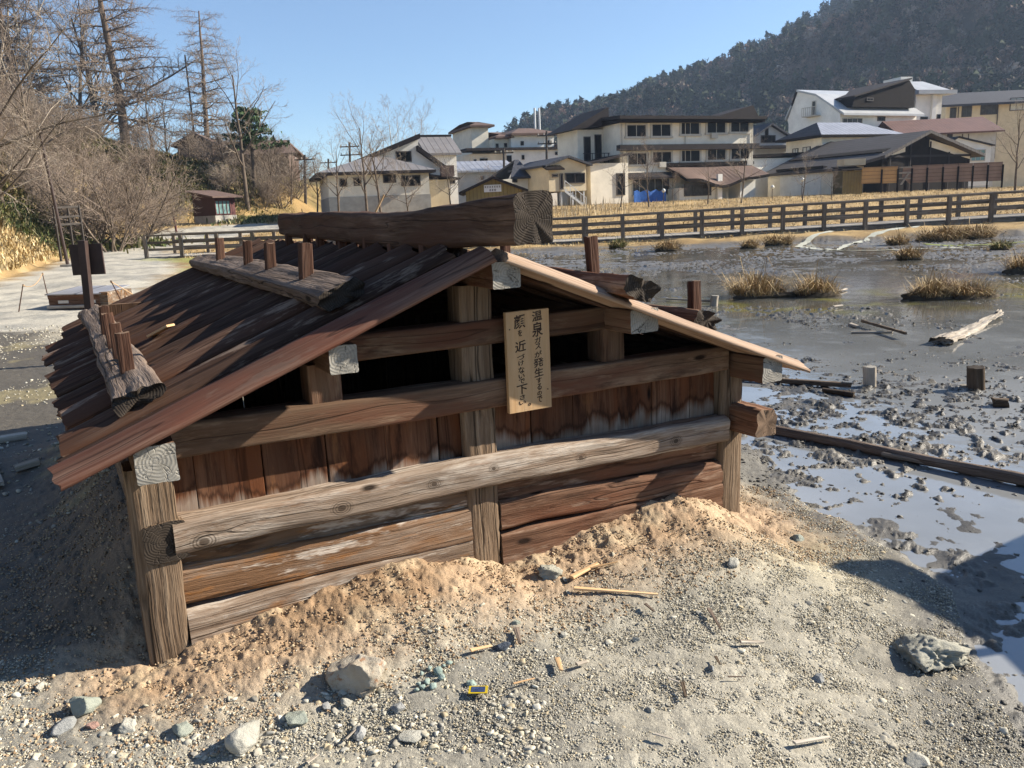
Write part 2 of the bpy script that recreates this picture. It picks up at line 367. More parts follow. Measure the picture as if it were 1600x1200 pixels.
def smoothmin(a, b, k=0.1):
    h = np.clip(0.5 + 0.5 * (b - a) / k, 0, 1); return b * (1 - h) + a * h - k * h * (1 - h)
def base_height(x, y):
    x = np.asarray(x, float); y = np.asarray(y, float)
    md = sdf(x, y, MUD) + (fbm(x * 2.4, y * 2.4, 3, 58) - .5) * .22 * (1 - sstep(10, 14, np.hypot(x, y))); hd = -sdf(x, y, HILL)
    rise = 1.75 * sstep(37, 84, y) + 0.22 * sstep(3, 24, x) * sstep(24, 33, y) * (1 - sstep(45, 80, y))
    z = rise - 0.13 * (1 - sstep(0.0, 1.0, md))
    far = sstep(12, 30, np.hypot(x, y))
    z = z + (fbm(x * 0.9, y * 0.9, 3, 5) - 0.5) * (0.05 + 0.15 * far)
    Hm = np.interp(y, [0, 30, 68, 80, 92, 110, 140, 400], [15, 16, 17, 13, 6.0, 5.2, 5.5, 8])
    hs = np.maximum(hd, 0)
    hz = Hm * np.tanh(hs * 0.80 / Hm) * (0.85 + 0.3 * fbm(x * 0.12, y * 0.12, 3, 9)) + np.minimum(hs, 3) * 0.25 * (fbm(x * 0.5, y * 0.5, 3, 12) - 0.5)
    z = z + np.where(hd > 0, hz, 0)
    # the sand mound heaped against the hut
    a, b = hut_ab(x, y)
    da = np.maximum(np.maximum(-1.36 - a, a - 1.46), 0); db = np.maximum(np.maximum(-b - 0.0, b - 3.45), 0)
    d = np.hypot(da, db)
    prof = np.interp(a, [-1.62, -1.40, -1.15, -0.8, -0.45, -0.12, 0.08, 0.3, 0.7, 1.05, 1.3, 1.5, 1.7], [.0, .03, .07, .125, .175, .10, .02, .04, .09, .15, .07, -.06, 0])
    side = np.where(a < -1.36, 0.30 * sstep(-0.1, 0.7, b), 0.0)
    prof = np.maximum(prof * (1 - sstep(0.2, 0.8, b)) , side)
    m = prof * np.exp(-(d / (.26 + .22 * sstep(-1.6, -1.2, a))) ** 1.4)
    m = m + (d < 1.2) * 0.05 * (fbm(x * 5, y * 5, 3, 31) - 0.5) * np.exp(-d / 0.5)
    z = z + np.where(d < 1.6, m, 0)
    return z, md, hd, d
def mud_height(x, y, md=None):
    r = np.hypot(x, y)
    if md is None: md = sdf(x, y, MUD)
    shore = sstep(-.42, -.05, md + (fbm(x * 3.2, y * 3.2, 3, 57) - .5) * .9) * (r < 12)
    pm = fbm(x * 0.45, y * 0.55, 3, 40); patch = sstep(.46, .60, fbm(x * .9, y * .8, 3, 43) + np.interp(r, [0, 5.6, 6.4, 8.6, 10, 40], [-.05, -.06, .17, .17, -.05, -.03]))
    bias = np.interp(r, [0, 4, 5.3, 6.5, 7.5, 11, 13, 18, 21, 30, 45], [-.019, -.020, -.020, -.005, -.001, -.004, -.020, -.022, -.010, -.004, .004])
    cl = fbm(x * 15, y * 15, 4, 44, .62); cl2 = fbm(x * 2.6, y * 2.6, 3, 47)
    cl = sstep(.42, .80, cl) - 0.16
    amp = np.interp(r, [0, 5, 9, 14, 30], [.025, .030, .036, .05, .05])
    patch = np.maximum(patch, .8 * shore * (1 - sstep(.9, 1.0, shore) * .4))
    return WL + bias + .013 * shore + (pm - .5) * .052 + (cl2 - .5) * .030 + (fbm(x * 8, y * 8, 2, 49) - .5) * .026 + cl * amp * (.22 + .78 * patch)
def TH(x, y):
    x = np.atleast_1d(np.asarray(x, float)); y = np.atleast_1d(np.asarray(y, float))
    z, md, hd, d = base_height(x, y)
    k = sstep(-0.14, 0.05, md)
    return z * k + mud_height(x, y, md) * (1 - k)
def gh(x, y): return float(TH(x, y)[0])

def make_terrain():
    dens = 1.0
    rr = [0.35]
    while rr[-1] < 950:
        r = rr[-1]; rr.append(r * (1 + (0.0042 if r < 26 else 0.010 if r < 60 else 0.03 if r < 140 else 0.12) / dens))
    rr = np.array(rr)
    th = np.concatenate([np.linspace(-180, -44, 46)[:-1], np.linspace(-44, 44, int(1150 * dens)), np.linspace(44, 180, 46)[1:-1]]) * PI / 180
    R, T = np.meshgrid(rr, th, indexing='ij')
    X = R * np.sin(T); Y = R * np.cos(T)
    z, md, hd, d = base_height(X, Y)
    k = sstep(-0.14, 0.05, md)
    fine = np.where(R < 24, 1.0, 0.0)
    grav = (fbm(X * 30, Y * 30, 3, 60) - .5) * .010 + (fbm(X * 6, Y * 6, 3, 64) - .5) * .014
    ms = np.exp(-(d / 0.5) ** 2)
    lump = (fbm(X * 48, Y * 48, 2, 70, .6) - .5) * .020 + (fbm(X * 14, Y * 14, 3, 71) - .5) * .040
    z = z + fine * (grav * (1 - ms) + lump * ms)
    Z = z * k + mud_height(X, Y, md) * (1 - k)
    # albedo of each kind of ground
    n1 = fbm(X * 1.3, Y * 1.3, 4, 80); n2 = fbm(X * 8, Y * 8, 3, 84); n3 = fbm(X * .35, Y * .35, 3, 88)
    def c(*v): return np.array(v)[None, None, :]
    def lerp(A, Bc, t): return A * (1 - t[..., None]) + Bc * t[..., None]
    C = c(.325, .302, .247) * (0.75 + .5 * n2[..., None]) * np.ones(X.shape + (1,))
    C = lerp(C, c(.20, .19, .165), sstep(.48, .64, n1) * .75)
    C = lerp(C, c(.56, .54, .46), sstep(.52, .64, fbm(X * 2.1, Y * 2.1, 3, 91)) * sstep(2.9, 2.3, Y) * sstep(.5, .9, X) * .85)
    a, b = hut_ab(X, Y)
    C = lerp(C, c(.39, .315, .16), .65 * np.exp(-((a - 1.55) / .5) ** 2 - ((b + .25) / .55) ** 2) * (0.5 + n2))
    sm = np.clip(1.25 * np.exp(-(d / (.34 + .16 * sstep(-1.6, -1.2, a))) ** 3) - .25 * n1, 0, 1)
    sand = lerp(c(.36, .258, .168) * np.ones(X.shape + (1,)), c(.27, .18, .108), sstep(.45, .65, n1))
    sand = lerp(sand, c(.43, .34, .225), sstep(.52, .7, n2) * .6)
    C = lerp(C, sand, sm)
    # further ground
    fl = (sstep(12, 22, np.hypot(X, Y)))
    grass = lerp(c(.36, .25, .115) * np.ones(X.shape + (1,)), c(.25, .17, .08), sstep(.4, .65, n1))
    C = lerp(C, grass, fl)
    pd = sdf(X, Y, PATH) + (n1 - .5) * 1.6
    pc = lerp(c(.38, .355, .30) * np.ones(X.shape + (1,)), c(.27, .26, .23), sstep(.45, .65, n1))
    C = lerp(C, pc, (1 - sstep(-.8, .5, pd)))
    C = lerp(C, c(.20, .21, .065), (1 - sstep(-.6, .5, sdf(X, Y, MOSS) + (n1 - .5) * 2.0)) * .85)
    dd = 1 - sstep(-.25, .25, sdf(X, Y, DAMP_SHADE) + (n1 - .5) * np.interp(np.hypot(X, Y), [3, 8], [.3, 1.6]))
    C = lerp(C, c(.070, .060, .046), dd * .92)  # damp tone, with hut shadow also put into the colour near the wall
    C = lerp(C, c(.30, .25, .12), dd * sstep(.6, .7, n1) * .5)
    hk = sstep(-.2, .8, hd)
    hcol = lerp(c(.30, .20, .085) * np.ones(X.shape + (1,)), c(.16, .12, .05), sstep(.42, .62, fbm(X * .5, Y * .5, 4, 95)))
    hcol = lerp(hcol, c(.12, .10, .045), sstep(3.5, 8, hd))
    C = lerp(C, hcol, hk)
    wetk = 1 - sstep(.0, .45, md + (n1 - .5) * .7)
    C = lerp(C, c(.10, .092, .078), wetk * .9 * (1 - hk))
    mudc = lerp(c(.058, .053, .045) * np.ones(X.shape + (1,)), c(.12, .108, .088), sstep(.42, .66, n1))
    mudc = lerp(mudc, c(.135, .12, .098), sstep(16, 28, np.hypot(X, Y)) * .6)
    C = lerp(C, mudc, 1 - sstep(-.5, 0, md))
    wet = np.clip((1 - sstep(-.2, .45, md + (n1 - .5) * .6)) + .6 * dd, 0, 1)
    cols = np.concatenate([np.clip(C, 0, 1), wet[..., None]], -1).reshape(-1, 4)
    nr, ncol = X.shape
    idx = np.arange(nr * ncol).reshape(nr, ncol)
    q = np.stack([idx[:-1, :-1], idx[:-1, 1:], idx[1:, 1:], idx[1:, :-1]], -1).reshape(-1, 4)[:, ::-1]
    q2 = np.stack([idx[:-1, -1], idx[:-1, 0], idx[1:, 0], idx[1:, -1]], -1)[:, ::-1]
    cen = np.array([[0, 0, float(Z[0].mean())]])
    V = np.concatenate([np.stack([X, Y, Z], -1).reshape(-1, 3), cen]); cols = np.concatenate([cols, cols[:1]])
    tri = np.stack([idx[0, :], np.roll(idx[0, :], -1), np.full(ncol, nr * ncol)], -1)[:, ::-1]
    t = NT('ground'); vc = t.n('ShaderNodeVertexColor', layer_name='Col'); co = t.coord(rnd=False)
    nz = t.noise(co, 110, 4, .75); nz2 = t.noise(co, 14, 4, .65)
    hv = t.n('ShaderNodeHueSaturation'); t.l(vc.outputs[0], hv.inputs['Color'])
    t.l(t.math('MULTIPLY', t.fr(nz, .25, .75, .62, 1.38), t.fr(nz2, .25, .75, .8, 1.2)), hv.inputs['Value'])
    t.bump(t.math('ADD', nz, t.math('MULTIPLY', nz2, .8)), .55, .012)
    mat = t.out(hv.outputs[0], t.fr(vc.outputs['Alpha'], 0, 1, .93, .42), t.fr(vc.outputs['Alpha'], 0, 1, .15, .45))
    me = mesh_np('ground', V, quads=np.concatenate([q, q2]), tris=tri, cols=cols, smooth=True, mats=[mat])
    o = link('ground', me); o['kind'] = 'structure'
    # standing silty water over the mud flat
    w = NT('silty_water'); co = w.coord(rnd=False)
    sepY = w.n('ShaderNodeSeparateXYZ'); w.l(co, sepY.inputs[0]); n = w.noise(co, .55, 4, .6); n2 = w.noise(co, 2.2, 4, .6)
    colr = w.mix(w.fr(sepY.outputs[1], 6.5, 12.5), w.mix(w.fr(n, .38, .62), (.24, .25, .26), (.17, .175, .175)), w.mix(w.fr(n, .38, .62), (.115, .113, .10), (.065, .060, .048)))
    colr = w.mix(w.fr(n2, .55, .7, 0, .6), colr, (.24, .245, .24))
    sep = w.n('ShaderNodeSeparateXYZ'); w.l(co, sep.inputs[0])
    alg = w.math('MULTIPLY', w.fr(w.math('ABSOLUTE', w.math('SUBTRACT', sep.outputs[1], 14.0)), 0.4, 2.2, 1, 0), w.fr(w.noise(co, 1.1, 4), .48, .62))
    colr = w.mix(w.math('MULTIPLY', alg, .8), colr, (.20, .19, .04))
    w.bump(w.math('ADD', w.noise(co, 6, 2), w.math('MULTIPLY', w.noise(co, 22, 2), .3)), .06, .02)
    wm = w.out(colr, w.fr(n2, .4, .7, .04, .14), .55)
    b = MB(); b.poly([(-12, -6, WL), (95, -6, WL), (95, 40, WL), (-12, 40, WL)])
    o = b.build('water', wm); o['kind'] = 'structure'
make_terrain()

# ------------------------------------------------------------------ the timber hut over the spring
def rrect(w, h, rnd, k=5):
    pts = []
    for (sx, sy, a0) in ((1, 1, 0), (-1, 1, 90), (-1, -1, 180), (1, -1, 270)):
        cx, cy = sx * (w / 2 - rnd), sy * (h / 2 - rnd)
        for i in range(k):
            a = math.radians(a0 + 90 * i / (k - 1)); pts.append((cx + rnd * math.cos(a), cy + rnd * math.sin(a)))
    # extra points along the flats
    out = []
    for i in range(len(pts)):
        p, q = pts[i], pts[(i + 1) % len(pts)]; out.append(p)
        L = math.hypot(q[0] - p[0], q[1] - p[1]); n = int(L / max(.012, min(w, h) / 6))
        for j in range(1, n): out.append((p[0] + (q[0] - p[0]) * j / n, p[1] + (q[1] - p[1]) * j / n))
    return np.array(out)
_bs = [0]
def bar(name, p0, p1, prof, mat, parent=None, end=None, wob=.004, up=(0, 0, 1), taper=(1, 1), bow=0.0, seg=None, rag=0.0, groove=1.0):
    _bs[0] += 1; sd = _bs[0]
    p0 = Vector(p0); p1 = Vector(p1); X = (p1 - p0); L = X.length; X.normalize()
    Zv = Vector(up); Zv = (Zv - X * Zv.dot(X)).normalized(); Yv = Zv.cross(X)
    n = seg or max(3, int(L / .06)); K = len(prof)
    xs = np.linspace(0, L, n + 1)
    tp = np.linspace(taper[0], taper[1], n + 1)
    P = prof[None] * tp[:, None, None]
    xx = np.repeat(xs[:, None], K, 1); yy = P[..., 0]; zz = P[..., 1] + (bow * (4 * (xs / L) * (1 - xs / L)))[:, None]
    g = (vn3(xx * 1.1, yy * 70, zz * 70, sd) - .5) * 1.0 * groove + (vn3(xx * 5, yy * 14, zz * 14, sd + 5) - .5) * 1.4 + (vn3(xx * 18, yy * 30, zz * 30, sd + 9) - .5) * .6
    rad = np.hypot(P[..., 0], P[..., 1]) + 1e-6
    yy = yy + P[..., 0] / rad * g * wob; zz = zz + P[..., 1] / rad * g * wob
    dy = (vn3(xs * .8, xs * 0, xs * 0, sd + 3) - .5) * wob * 3; dz = (vn3(xs * .8, xs * 0 + 7, xs * 0, sd + 4) - .5) * wob * 3
    yy = yy + dy[:, None]; zz = zz + dz[:, None]
    if rag:
        r0 = (vn3(prof[:, 0] * 40, prof[:, 1] * 40, prof[:, 0] * 0, sd + 21)) * rag
        r1 = (vn3(prof[:, 0] * 40, prof[:, 1] * 40, prof[:, 0] * 0 + 3, sd + 22)) * rag
        xx[0] += r0; xx[-1] -= r1
    V = [np.stack([xx, yy, zz], -1).reshape(-1, 3)]
    idx = np.arange((n + 1) * K).reshape(n + 1, K); nx = np.roll(idx, -1, 1)
    q = [np.stack([idx[:-1], nx[:-1], nx[1:], idx[1:]], -1).reshape(-1, 4)]; mi = [np.zeros(n * K, int)]
    tris = []; base = (n + 1) * K
    for e in (0, 1):
        row = 0 if e == 0 else n
        cy, cz = yy[row].mean(), zz[row].mean(); cx = xx[row].mean()
        V.append(np.stack([xx[row], yy[row], zz[row]], -1)); prev = np.arange(base, base + K); base += K
        for f in (.8, .55, .3):
            fy, fz = cy + (yy[row] - cy) * f, cz + (zz[row] - cz) * f
            rx = cx + (xx[row] - cx) * f * f + (vn3(fy * 45, fz * 45, fy * 0, sd + 30) - .5) * .005
            V.append(np.stack([rx, cy + (yy[row] - cy) * f, cz + (zz[row] - cz) * f], -1))
            cur = np.arange(base, base + K); base += K
            a, b = (np.roll(prev, -1), prev) if e == 0 else (prev, np.roll(prev, -1))
            c, d = (cur, np.roll(cur, -1)) if e == 0 else (np.roll(cur, -1), cur)
            q.append(np.stack([a, b, c, d], -1)); mi.append(np.ones(K, int)); prev = cur
        V.append(np.array([[cx, cy, cz]])); ci = base; base += 1
        a, b = (np.roll(prev, -1), prev) if e == 0 else (prev, np.roll(prev, -1))
        tris.append(np.stack([a, b, np.full(K, ci)], -1))
    me = mesh_np(name, np.concatenate(V), quads=np.concatenate(q), tris=np.concatenate(tris), mats=[mat, end or mat], mi=np.concatenate(mi + [np.ones(2 * K, int)]), smooth=True)
    Mx = Matrix(((X.x, Yv.x, Zv.x, p0.x), (X.y, Yv.y, Zv.y, p0.y), (X.z, Yv.z, Zv.z, p0.z), (0, 0, 0, 1)))
    o = link(name, me, parent, mat=Mx); MX[o.name] = Mx; return o
MX = {}
def beam(name, p0, p1, w, h, mat, parent=None, end=None, rnd=.012, **kw):
    return bar(name, p0, p1, rrect(w, h, min(rnd, w / 2.2, h / 2.2)), mat, parent, end, **kw)

hut = empty('spring_hut', (HC[0], HC[1], 0), PI / 2 - AZH, 'low weathered timber hut with a plank roof, standing in a sandy mound by the mud', 'hut')
SL = 0.378; ZR = 1.425
def make_hut():
    m = M; H = hut
    # posts (front, centre, back)
    for a, b, top, mat in ((-1.335, .075, .76, 'post'), (1.45, .075, .76, 'post'), (0.005, .08, 1.30, 'post'), (-1.335, 3.40, .76, 'post'), (1.45, 3.40, .76, 'post'), (0.005, 3.40, 1.30, 'post')):
        beam('post', (a, b, -.35), (a, b, top), .150, .150, m[mat], H, m['endb'], up=(0, 1, 0), wob=.008, rnd=.02)
    # end wall timbers, front and back
    for b, s in ((0.0, 1), (3.47, -1)):
        beam('wall_beam', (-1.27, b + s * .045, .833), (1.39, b + s * .045, .828), .13, .126, m['upper'], H, m['endb'], wob=.005)
        beam('collar_beam', (-.60, b + s * .06, 1.096), (.68, b + s * .06, 1.100), .12, .104, m['upper'], H, m['endb'], wob=.004)
        for a in (-.665, .695):
            beam('strut', (a, b + s * .065, .895), (a, b + s * .065, 1.05), .13, .13, m['upper'], H, m['endb'], up=(0, 1, 0), wob=.003)
    beam('middle_rail', (-1.275, .02, .488), (1.378, .02, .468), .115, .128, m['rail'], H, m['endb'], wob=.012, rnd=.020, bow=.012)
    beam('middle_rail', (-1.27, 3.45, .48), (1.38, 3.45, .47), .11, .12, m['redlog'], H, m['endb'], wob=.008, rnd=.03)
    # stacked bottom logs
    for p0, p1, h, w, mt in (((-1.262, .098, .372), (-.07, .098, .372), .10, .12, 'log'), ((-1.262, .075, .262), (-.068, .07, .262), .155, .12, 'log'), ((-1.262, .06, .105), (-.068, .06, .12), .16, .12, 'log'), ((-1.26, .06, -.05), (-.07, .06, -.05), .15, .12, 'redlog'),
                         ((.08, .095, .365), (1.378, .095, .352), .12, .11, 'redlog'), ((.08, .075, .245), (1.378, .075, .225), .135, .12, 'redlog'), ((.08, .065, .085), (1.378, .065, .08), .17, .12, 'redlog'), ((.08, .06, -.08), (1.378, .06, -.09), .15, .12, 'redlog')):
        beam('bottom_log', p0, p1, w, h, m[mt], H, m['endb'], wob=.012, rnd=.022)
    # boards of the front wall, each a part
    def boards(edges, b, th=.022, z0=.52, z1=.79, mat='board'):
        rg = random.Random(int(edges[0] * 100))
        for a0, a1 in zip(edges[:-1], edges[1:]):
            a = (a0 + a1) / 2; bb = b + rg.uniform(-.006, .006)
            beam('board', (a, bb, z0), (a + rg.uniform(-.003, .003), bb, z1), a1 - a0 - .004, th, m[mat], H, m['endb'], up=(0, 1, 0), rnd=.003, wob=.0015, seg=6)
    boards([-1.262, -1.17, -.92, -.67, -.42, -.18, -.072], .075)
    boards([.082, .275, .50, .76, .97, 1.21, 1.376], .075)
    boards(list(np.linspace(-1.26, 1.38, 10)), 3.40, z0=-.1, z1=1.06, mat='sideboard')
    for a in (-1.335, 1.45):
        s = 1 if a < 0 else -1
        for k in range(5):
            b0, b1 = .155 + k * .634, .155 + (k + 1) * .634 - .006
            beam('side_board', (a + s * .01, (b0 + b1) / 2, -.15), (a + s * .01, (b0 + b1) / 2, .78), b1 - b0, .024, m['sideboard'], H, m['endb'], up=(1, 0, 0), rnd=.003, wob=.002, seg=8)
    # side rails whose ends show on the front: the right one sticks out
    beam('side_rail', (-1.312, -.022, .47), (-1.312, 3.42, .47), .148, .15, m['post'], H, m['endd'], wob=.006, rnd=.02)
    beam('side_rail', (1.478, -.20, .50), (1.478, 3.42, .50), .135, .135, m['redlog'], H, m['endb'], wob=.009, rnd=.02, rag=.02)
    # purlins: pale sawn ends stick out under the roof
    for a, z, w, h, f in ((.03, 1.350, .125, .105, -.22), (-.645, 1.094, .108, .108, -.20), (.722, 1.094, .150, .104, -.20), (-1.318, .825, .130, .130, -.22), (1.492, .786, .130, .125, -.22)):
        beam('purlin', (a, f, z), (a, 3.62, z), w, h, m['upper'], H, m['end'], wob=.0035, rnd=.008)
    # roof planks: broad crowned planks over lower flat ones
    up_p = []
    W = .21
    for i in range(13): u = -1 + 2 * i / 12; up_p.append((u * W / 2, .044 * (1 - abs(u) ** 1.35) + .003))
    for i in range(13): u = 1 - 2 * i / 12; up_p.append((u * W / 2, -.013 + .004 * (1 - u * u)))
    up_p = np.array(up_p); lo_p = rrect(.22, .022, .006)
    rg = random.Random(8)
    n = 20; sp = 4.02 / n
    cs = math.sqrt(1 + SL * SL)
    for sgn in (-1, 1):
        for i in range(n + 1):
            b = -.145 + i * sp
            upk = (i % 2 == 0)
            ext = 1.60 + rg.uniform(-.07, .08) if upk else 1.55 + rg.uniform(-.08, .06)
            if sgn < 0 and i == 0: ext = 1.615
            if sgn > 0: ext += .07
            dz = -.006 if upk else -.030
            z0 = ZR + dz + rg.uniform(-.004, .004)
            a0 = .004 * sgn
            pr = up_p * np.array([[1.0 + rg.uniform(-.04, .06), 1.0 + rg.uniform(-.15, .2)]]) if upk else lo_p
            mt = (m['rake'] if sgn < 0 else m['rakelit']) if i == 0 else m['roof']  # right rake takes the sun-brightened colour, left the brown one
            o = bar('roof_plank', (a0, b, z0), (sgn * ext, b + rg.uniform(-.02, .02), z0 - SL * ext + rg.uniform(-.012, .012)), pr, mt, H, mt, wob=.0045, up=(0, 0, 1), rag=.03, seg=26, groove=1.6)
    # spacer blocks and the ridge log
    for k in range(7):
        for s in (-1, 1):
            b = .45 + k * .42 + rg.uniform(-.08, .08)
            beam('spacer_block', (.05 + s * .062, b, 1.40), (.05 + s * .062, b, 1.50), .045, .05, m['peg'], H, m['endb'], up=(0, 1, 0), seg=3, rnd=.005)
    beam('ridge_log', (.055, -.43, 1.553), (.04, 3.25, 1.575), .168, .190, m['ridge'], H, m['endd'], wob=.009, rnd=.034, taper=(1, .84), bow=-.028, rag=.03)
    # logs that hold the roof down, with pegs
    nl = Vector((-SL, 0, 1)).normalized()
    def weight(a, b0, b1, w, h, pegs, tp=(1, .9), lift=.03, drop=0.0, phh=.165):
        s = -1 if a < 0 else 1
        z = ZR - SL * abs(a) + .020
        upv = Vector((s * SL, 0, 1)).normalized()
        ctr = Vector((a, 0, z)) + upv * (h / 2 + lift - .03)
        L = beam('weight_log', (ctr.x, b0, ctr.z + drop), (ctr.x + .02 * s, b1, ctr.z - drop + .01), w, h, m['weight'] if a < 0 else m['redlog'], H, m['endd'], up=upv, wob=.014, rnd=.022, taper=tp, rag=.07)
        Mi = MX[L.name].inverted()
        for k, b in enumerate(pegs):
            hh = phh * rg.uniform(.92, 1.08); w2 = .053 * rg.uniform(.88, 1.12)
            p = Vector((ctr.x, b, ctr.z)) + upv * (h * .30)
            q = p + Vector((rg.uniform(-.012, .012), rg.uniform(-.01, .01), hh + h * .2))
            pg = beam('peg', p, q, w2, w2 * .9, m['peg'], H, m['endb'], up=(0, 1, 0), wob=.005, rnd=.006, seg=6, rag=.012)
            pg.parent = L; pg.matrix_basis = Mi @ MX[pg.name]
    weight(-.49, .10, 3.95, .19, .075, (.70, 1.46, 2.02, 2.90))
    weight(-1.30, .13, 3.75, .19, .06, (.62, 1.10, 1.52, 2.10), tp=(1.0, .8))
    weight(.60, -.38, 3.6, .15, .085, (.06, .9, 1.9, 2.9), lift=.045, drop=-.008)
    weight(1.31, .02, 3.6, .15, .085, (.17, 1.0, 1.9, 2.9), phh=.17)
make_hut()

# ------------------------------------------------------------------ the brush-written warning board
def text_mesh(ch, w, h, depth, mat):
    cu = bpy.data.curves.new('glyph', 'FONT'); cu.body = ch; cu.size = 1; cu.extrude = .01; cu.offset = .012; cu.resolution_u = 3
    o = bpy.data.objects.new('glyph', cu); COL.objects.link(o)
    dg = bpy.context.evaluated_depsgraph_get(); me = bpy.data.meshes.new_from_object(o.evaluated_get(dg))
    n = len(me.vertices); v = np.zeros(n * 3, np.float32); me.vertices.foreach_get('co', v); v = v.reshape(-1, 3)
    faces = [tuple(p.vertices) for p in me.polygons]
    bpy.data.objects.remove(o); bpy.data.curves.remove(cu); bpy.data.meshes.remove(me)
    if n == 0: return v, faces
    lo, hi = v.min(0), v.max(0); ctr = (lo + hi) / 2; v = v - ctr
    v[:, 0] *= w / max(hi[0] - lo[0], 1e-5); v[:, 1] *= h / max(hi[1] - lo[1], 1e-5); v[:, 2] *= depth / max(hi[2] - lo[2], 1e-5)
    v[:, 1] += v[:, 0] * .12                                            # brush slant
    return v, faces
def make_sign():
    root = empty('warning_sign', hut_w(.208, -.052, .962), PI / 2 - AZH, 'pale wooden notice board with two columns of brush writing, on the front of the hut', 'sign')
    W, Hh = .212, .436
    beam('panel', (0, 0, -Hh / 2), (0, 0, Hh / 2), W, .022, M['sign'], root, M['sign'], up=(0, 1, 0), rnd=.002, wob=.0006, seg=6)
    px = Hh / 1020.0
    right = [('温', 120, 222, 112), ('泉', 232, 380, 118), ('ガ', 388, 445, 72), ('ス', 452, 508, 62), ('が', 528, 592, 78), ('発', 600, 692, 112), ('生', 700, 790, 100), ('す', 802, 856, 62), ('る', 864, 930, 52), ('の', 942, 985, 52), ('で', 992, 1060, 58)]
    left = [('顔', 140, 278, 122), ('を', 292, 356, 46), ('近', 402, 512, 118), ('づ', 540, 592, 82), ('け', 602, 652, 58), ('な', 664, 732, 66), ('い', 740, 782, 66), ('で', 788, 838, 66), ('下', 850, 942, 118), ('さ', 952, 1002, 58), ('い', 1014, 1052, 76), ('。', 1048, 1076, 30)]
    for col, cx in ((right, .717), (left, .31)):
        V = []; F = []
        for ch, y0, y1, w in col:
            v, f = text_mesh(ch, w * .00044 * 1.02, (y1 - y0) * px, .0012, M['ink'])
            x = (cx - .5) * W + (.035 if ch == '。' else 0); z = Hh / 2 - ((y0 + y1) / 2 - 108) * px
            b = sum(len(k) for k in V)
            V.append(np.stack([v[:, 0] + x, -.0118 - v[:, 2], v[:, 1] + z], -1)); F += [tuple(i + b for i in p) for p in f]
        me = bpy.data.meshes.new('lettering'); me.from_pydata(np.concatenate(V).tolist(), [], F); me.materials.append(M['ink']); bm_fix(me)
        link('lettering', me, root)
    for (x, z) in ((-.09, .145), (.088, -.135)):
        nb = MB(); nb.tube([(x, -.0135, z), (x, -.009, z)], .0028, 8); nb.build('nail', M['metal_brown'], root)
make_sign()

# the neighbouring hut just beyond the right edge: its roof throws the shadow on the water there
def neighbour():
    o = copy_tree(hut); th = PI / 2 - AZH + PI + .30; tip = (4.42, 4.12); ca, sa = math.cos(th), math.sin(th)
    o.location = (tip[0] - (.055 * ca + .43 * sa), tip[1] - (.055 * sa - .43 * ca), 0); o.rotation_euler = (0, 0, th)
    o['label'] = 'second low timber hut beyond the right edge, its ridge log shading the water'
neighbour()

# ------------------------------------------------------------------ buildings across the field
def stripes(name, c, c2, axis=0, freq=2.2, rough=.45, metal=.0, var=.2, bump=.6):
    t = NT(name); co = t.coord(rnd=False); s = t.n('ShaderNodeSeparateXYZ'); t.l(co, s.inputs[0])
    w = t.math('PINGPONG', t.math('MULTIPLY', s.outputs[axis], freq), .5)
    seam = t.fr(w, .0, .09, 1, 0)
    n = t.noise(co, .8, 5, .65)
    col = t.mix(t.fr(n, .3, .7, 0, 1), [x * (1 - var) for x in c], [x * (1 + var) for x in c])
    col = t.mix(seam, col, c2)
    t.bump(seam, bump, .05)
    return t.out(col, rough, .4, metal)
M['cream'] = plain('cream_render', (.74, .68, .56), .9, .14, .7, .2)
M['cream2'] = plain('ochre_render', (.56, .47, .32), .9, .14, .7, .2)
M['white'] = plain('white_render', (.74, .72, .66), .9, .13, .6, .2)
M['grey'] = plain('grey_render', (.42, .41, .39), .9, .14, .7, .2)
M['dkroof'] = plain('dark_roof_metal', (.026, .021, .021), .75, .25, 1.2, .15)
M['dkroof_s'] = stripes('dark_seam_roof', (.060, .052, .050), (.03, .026, .026), 0, 1.6, .8)
M['navyroof'] = stripes('navy_slate_roof', (.030, .032, .042), (.02, .02, .03), 0, 2.0, .75)
M['greyroof'] = stripes('grey_seam_roof', (.17, .16, .16), (.07, .065, .065), 0, 1.5, .6)
M['silver'] = stripes('silver_seam_roof', (.34, .34, .36), (.12, .12, .13), 0, 1.5, .35, .3)
M['paleroof'] = plain('pale_sheet_roof', (.36, .37, .38), .4, .12, .8, .4)
M['redroof'] = stripes('red_sheet_roof', (.125, .060, .048), (.07, .035, .028), 0, 2.2, .7)
M['brownroof'] = plain('brown_copper_roof', (.12, .078, .062), .75, .18, 1.0)
M['dktimber'] = plain('dark_timber', (.012, .0085, .007), .85, .3, 2, .1)
M['maroon'] = stripes('maroon_boards', (.115, .038, .036), (.05, .016, .015), 0, 3.0, .7)
M['glass'] = plain('dark_window_glass', (.007, .006, .006), .25, .3, 1.5, .08)
M['glass2'] = plain('curtained_glass', (.045, .042, .036), .25, .5, 3, .15)
M['paleglass'] = plain('pale_curtain', (.55, .55, .50), .5, .1, 3)  # even pale tone for curtained panes and lamp globes
M['tealglass'] = plain('teal_shutter', (.16, .28, .27), .5, .2, 3)
M['frame_d'] = plain('dark_window_frame', (.05, .04, .035), .5, .2)
M['frame_l'] = plain('pale_window_frame', (.45, .42, .36), .7, .1)
M['tarp'] = plain('blue_tarpaulin', (.02, .10, .36), .5, .25, 4)
M['pipe'] = plain('pale_steel', (.5, .5, .5), .4, .15, 3, .5, .4)
M['concrete'] = plain('concrete', (.36, .34, .30), .9, .2, 2)
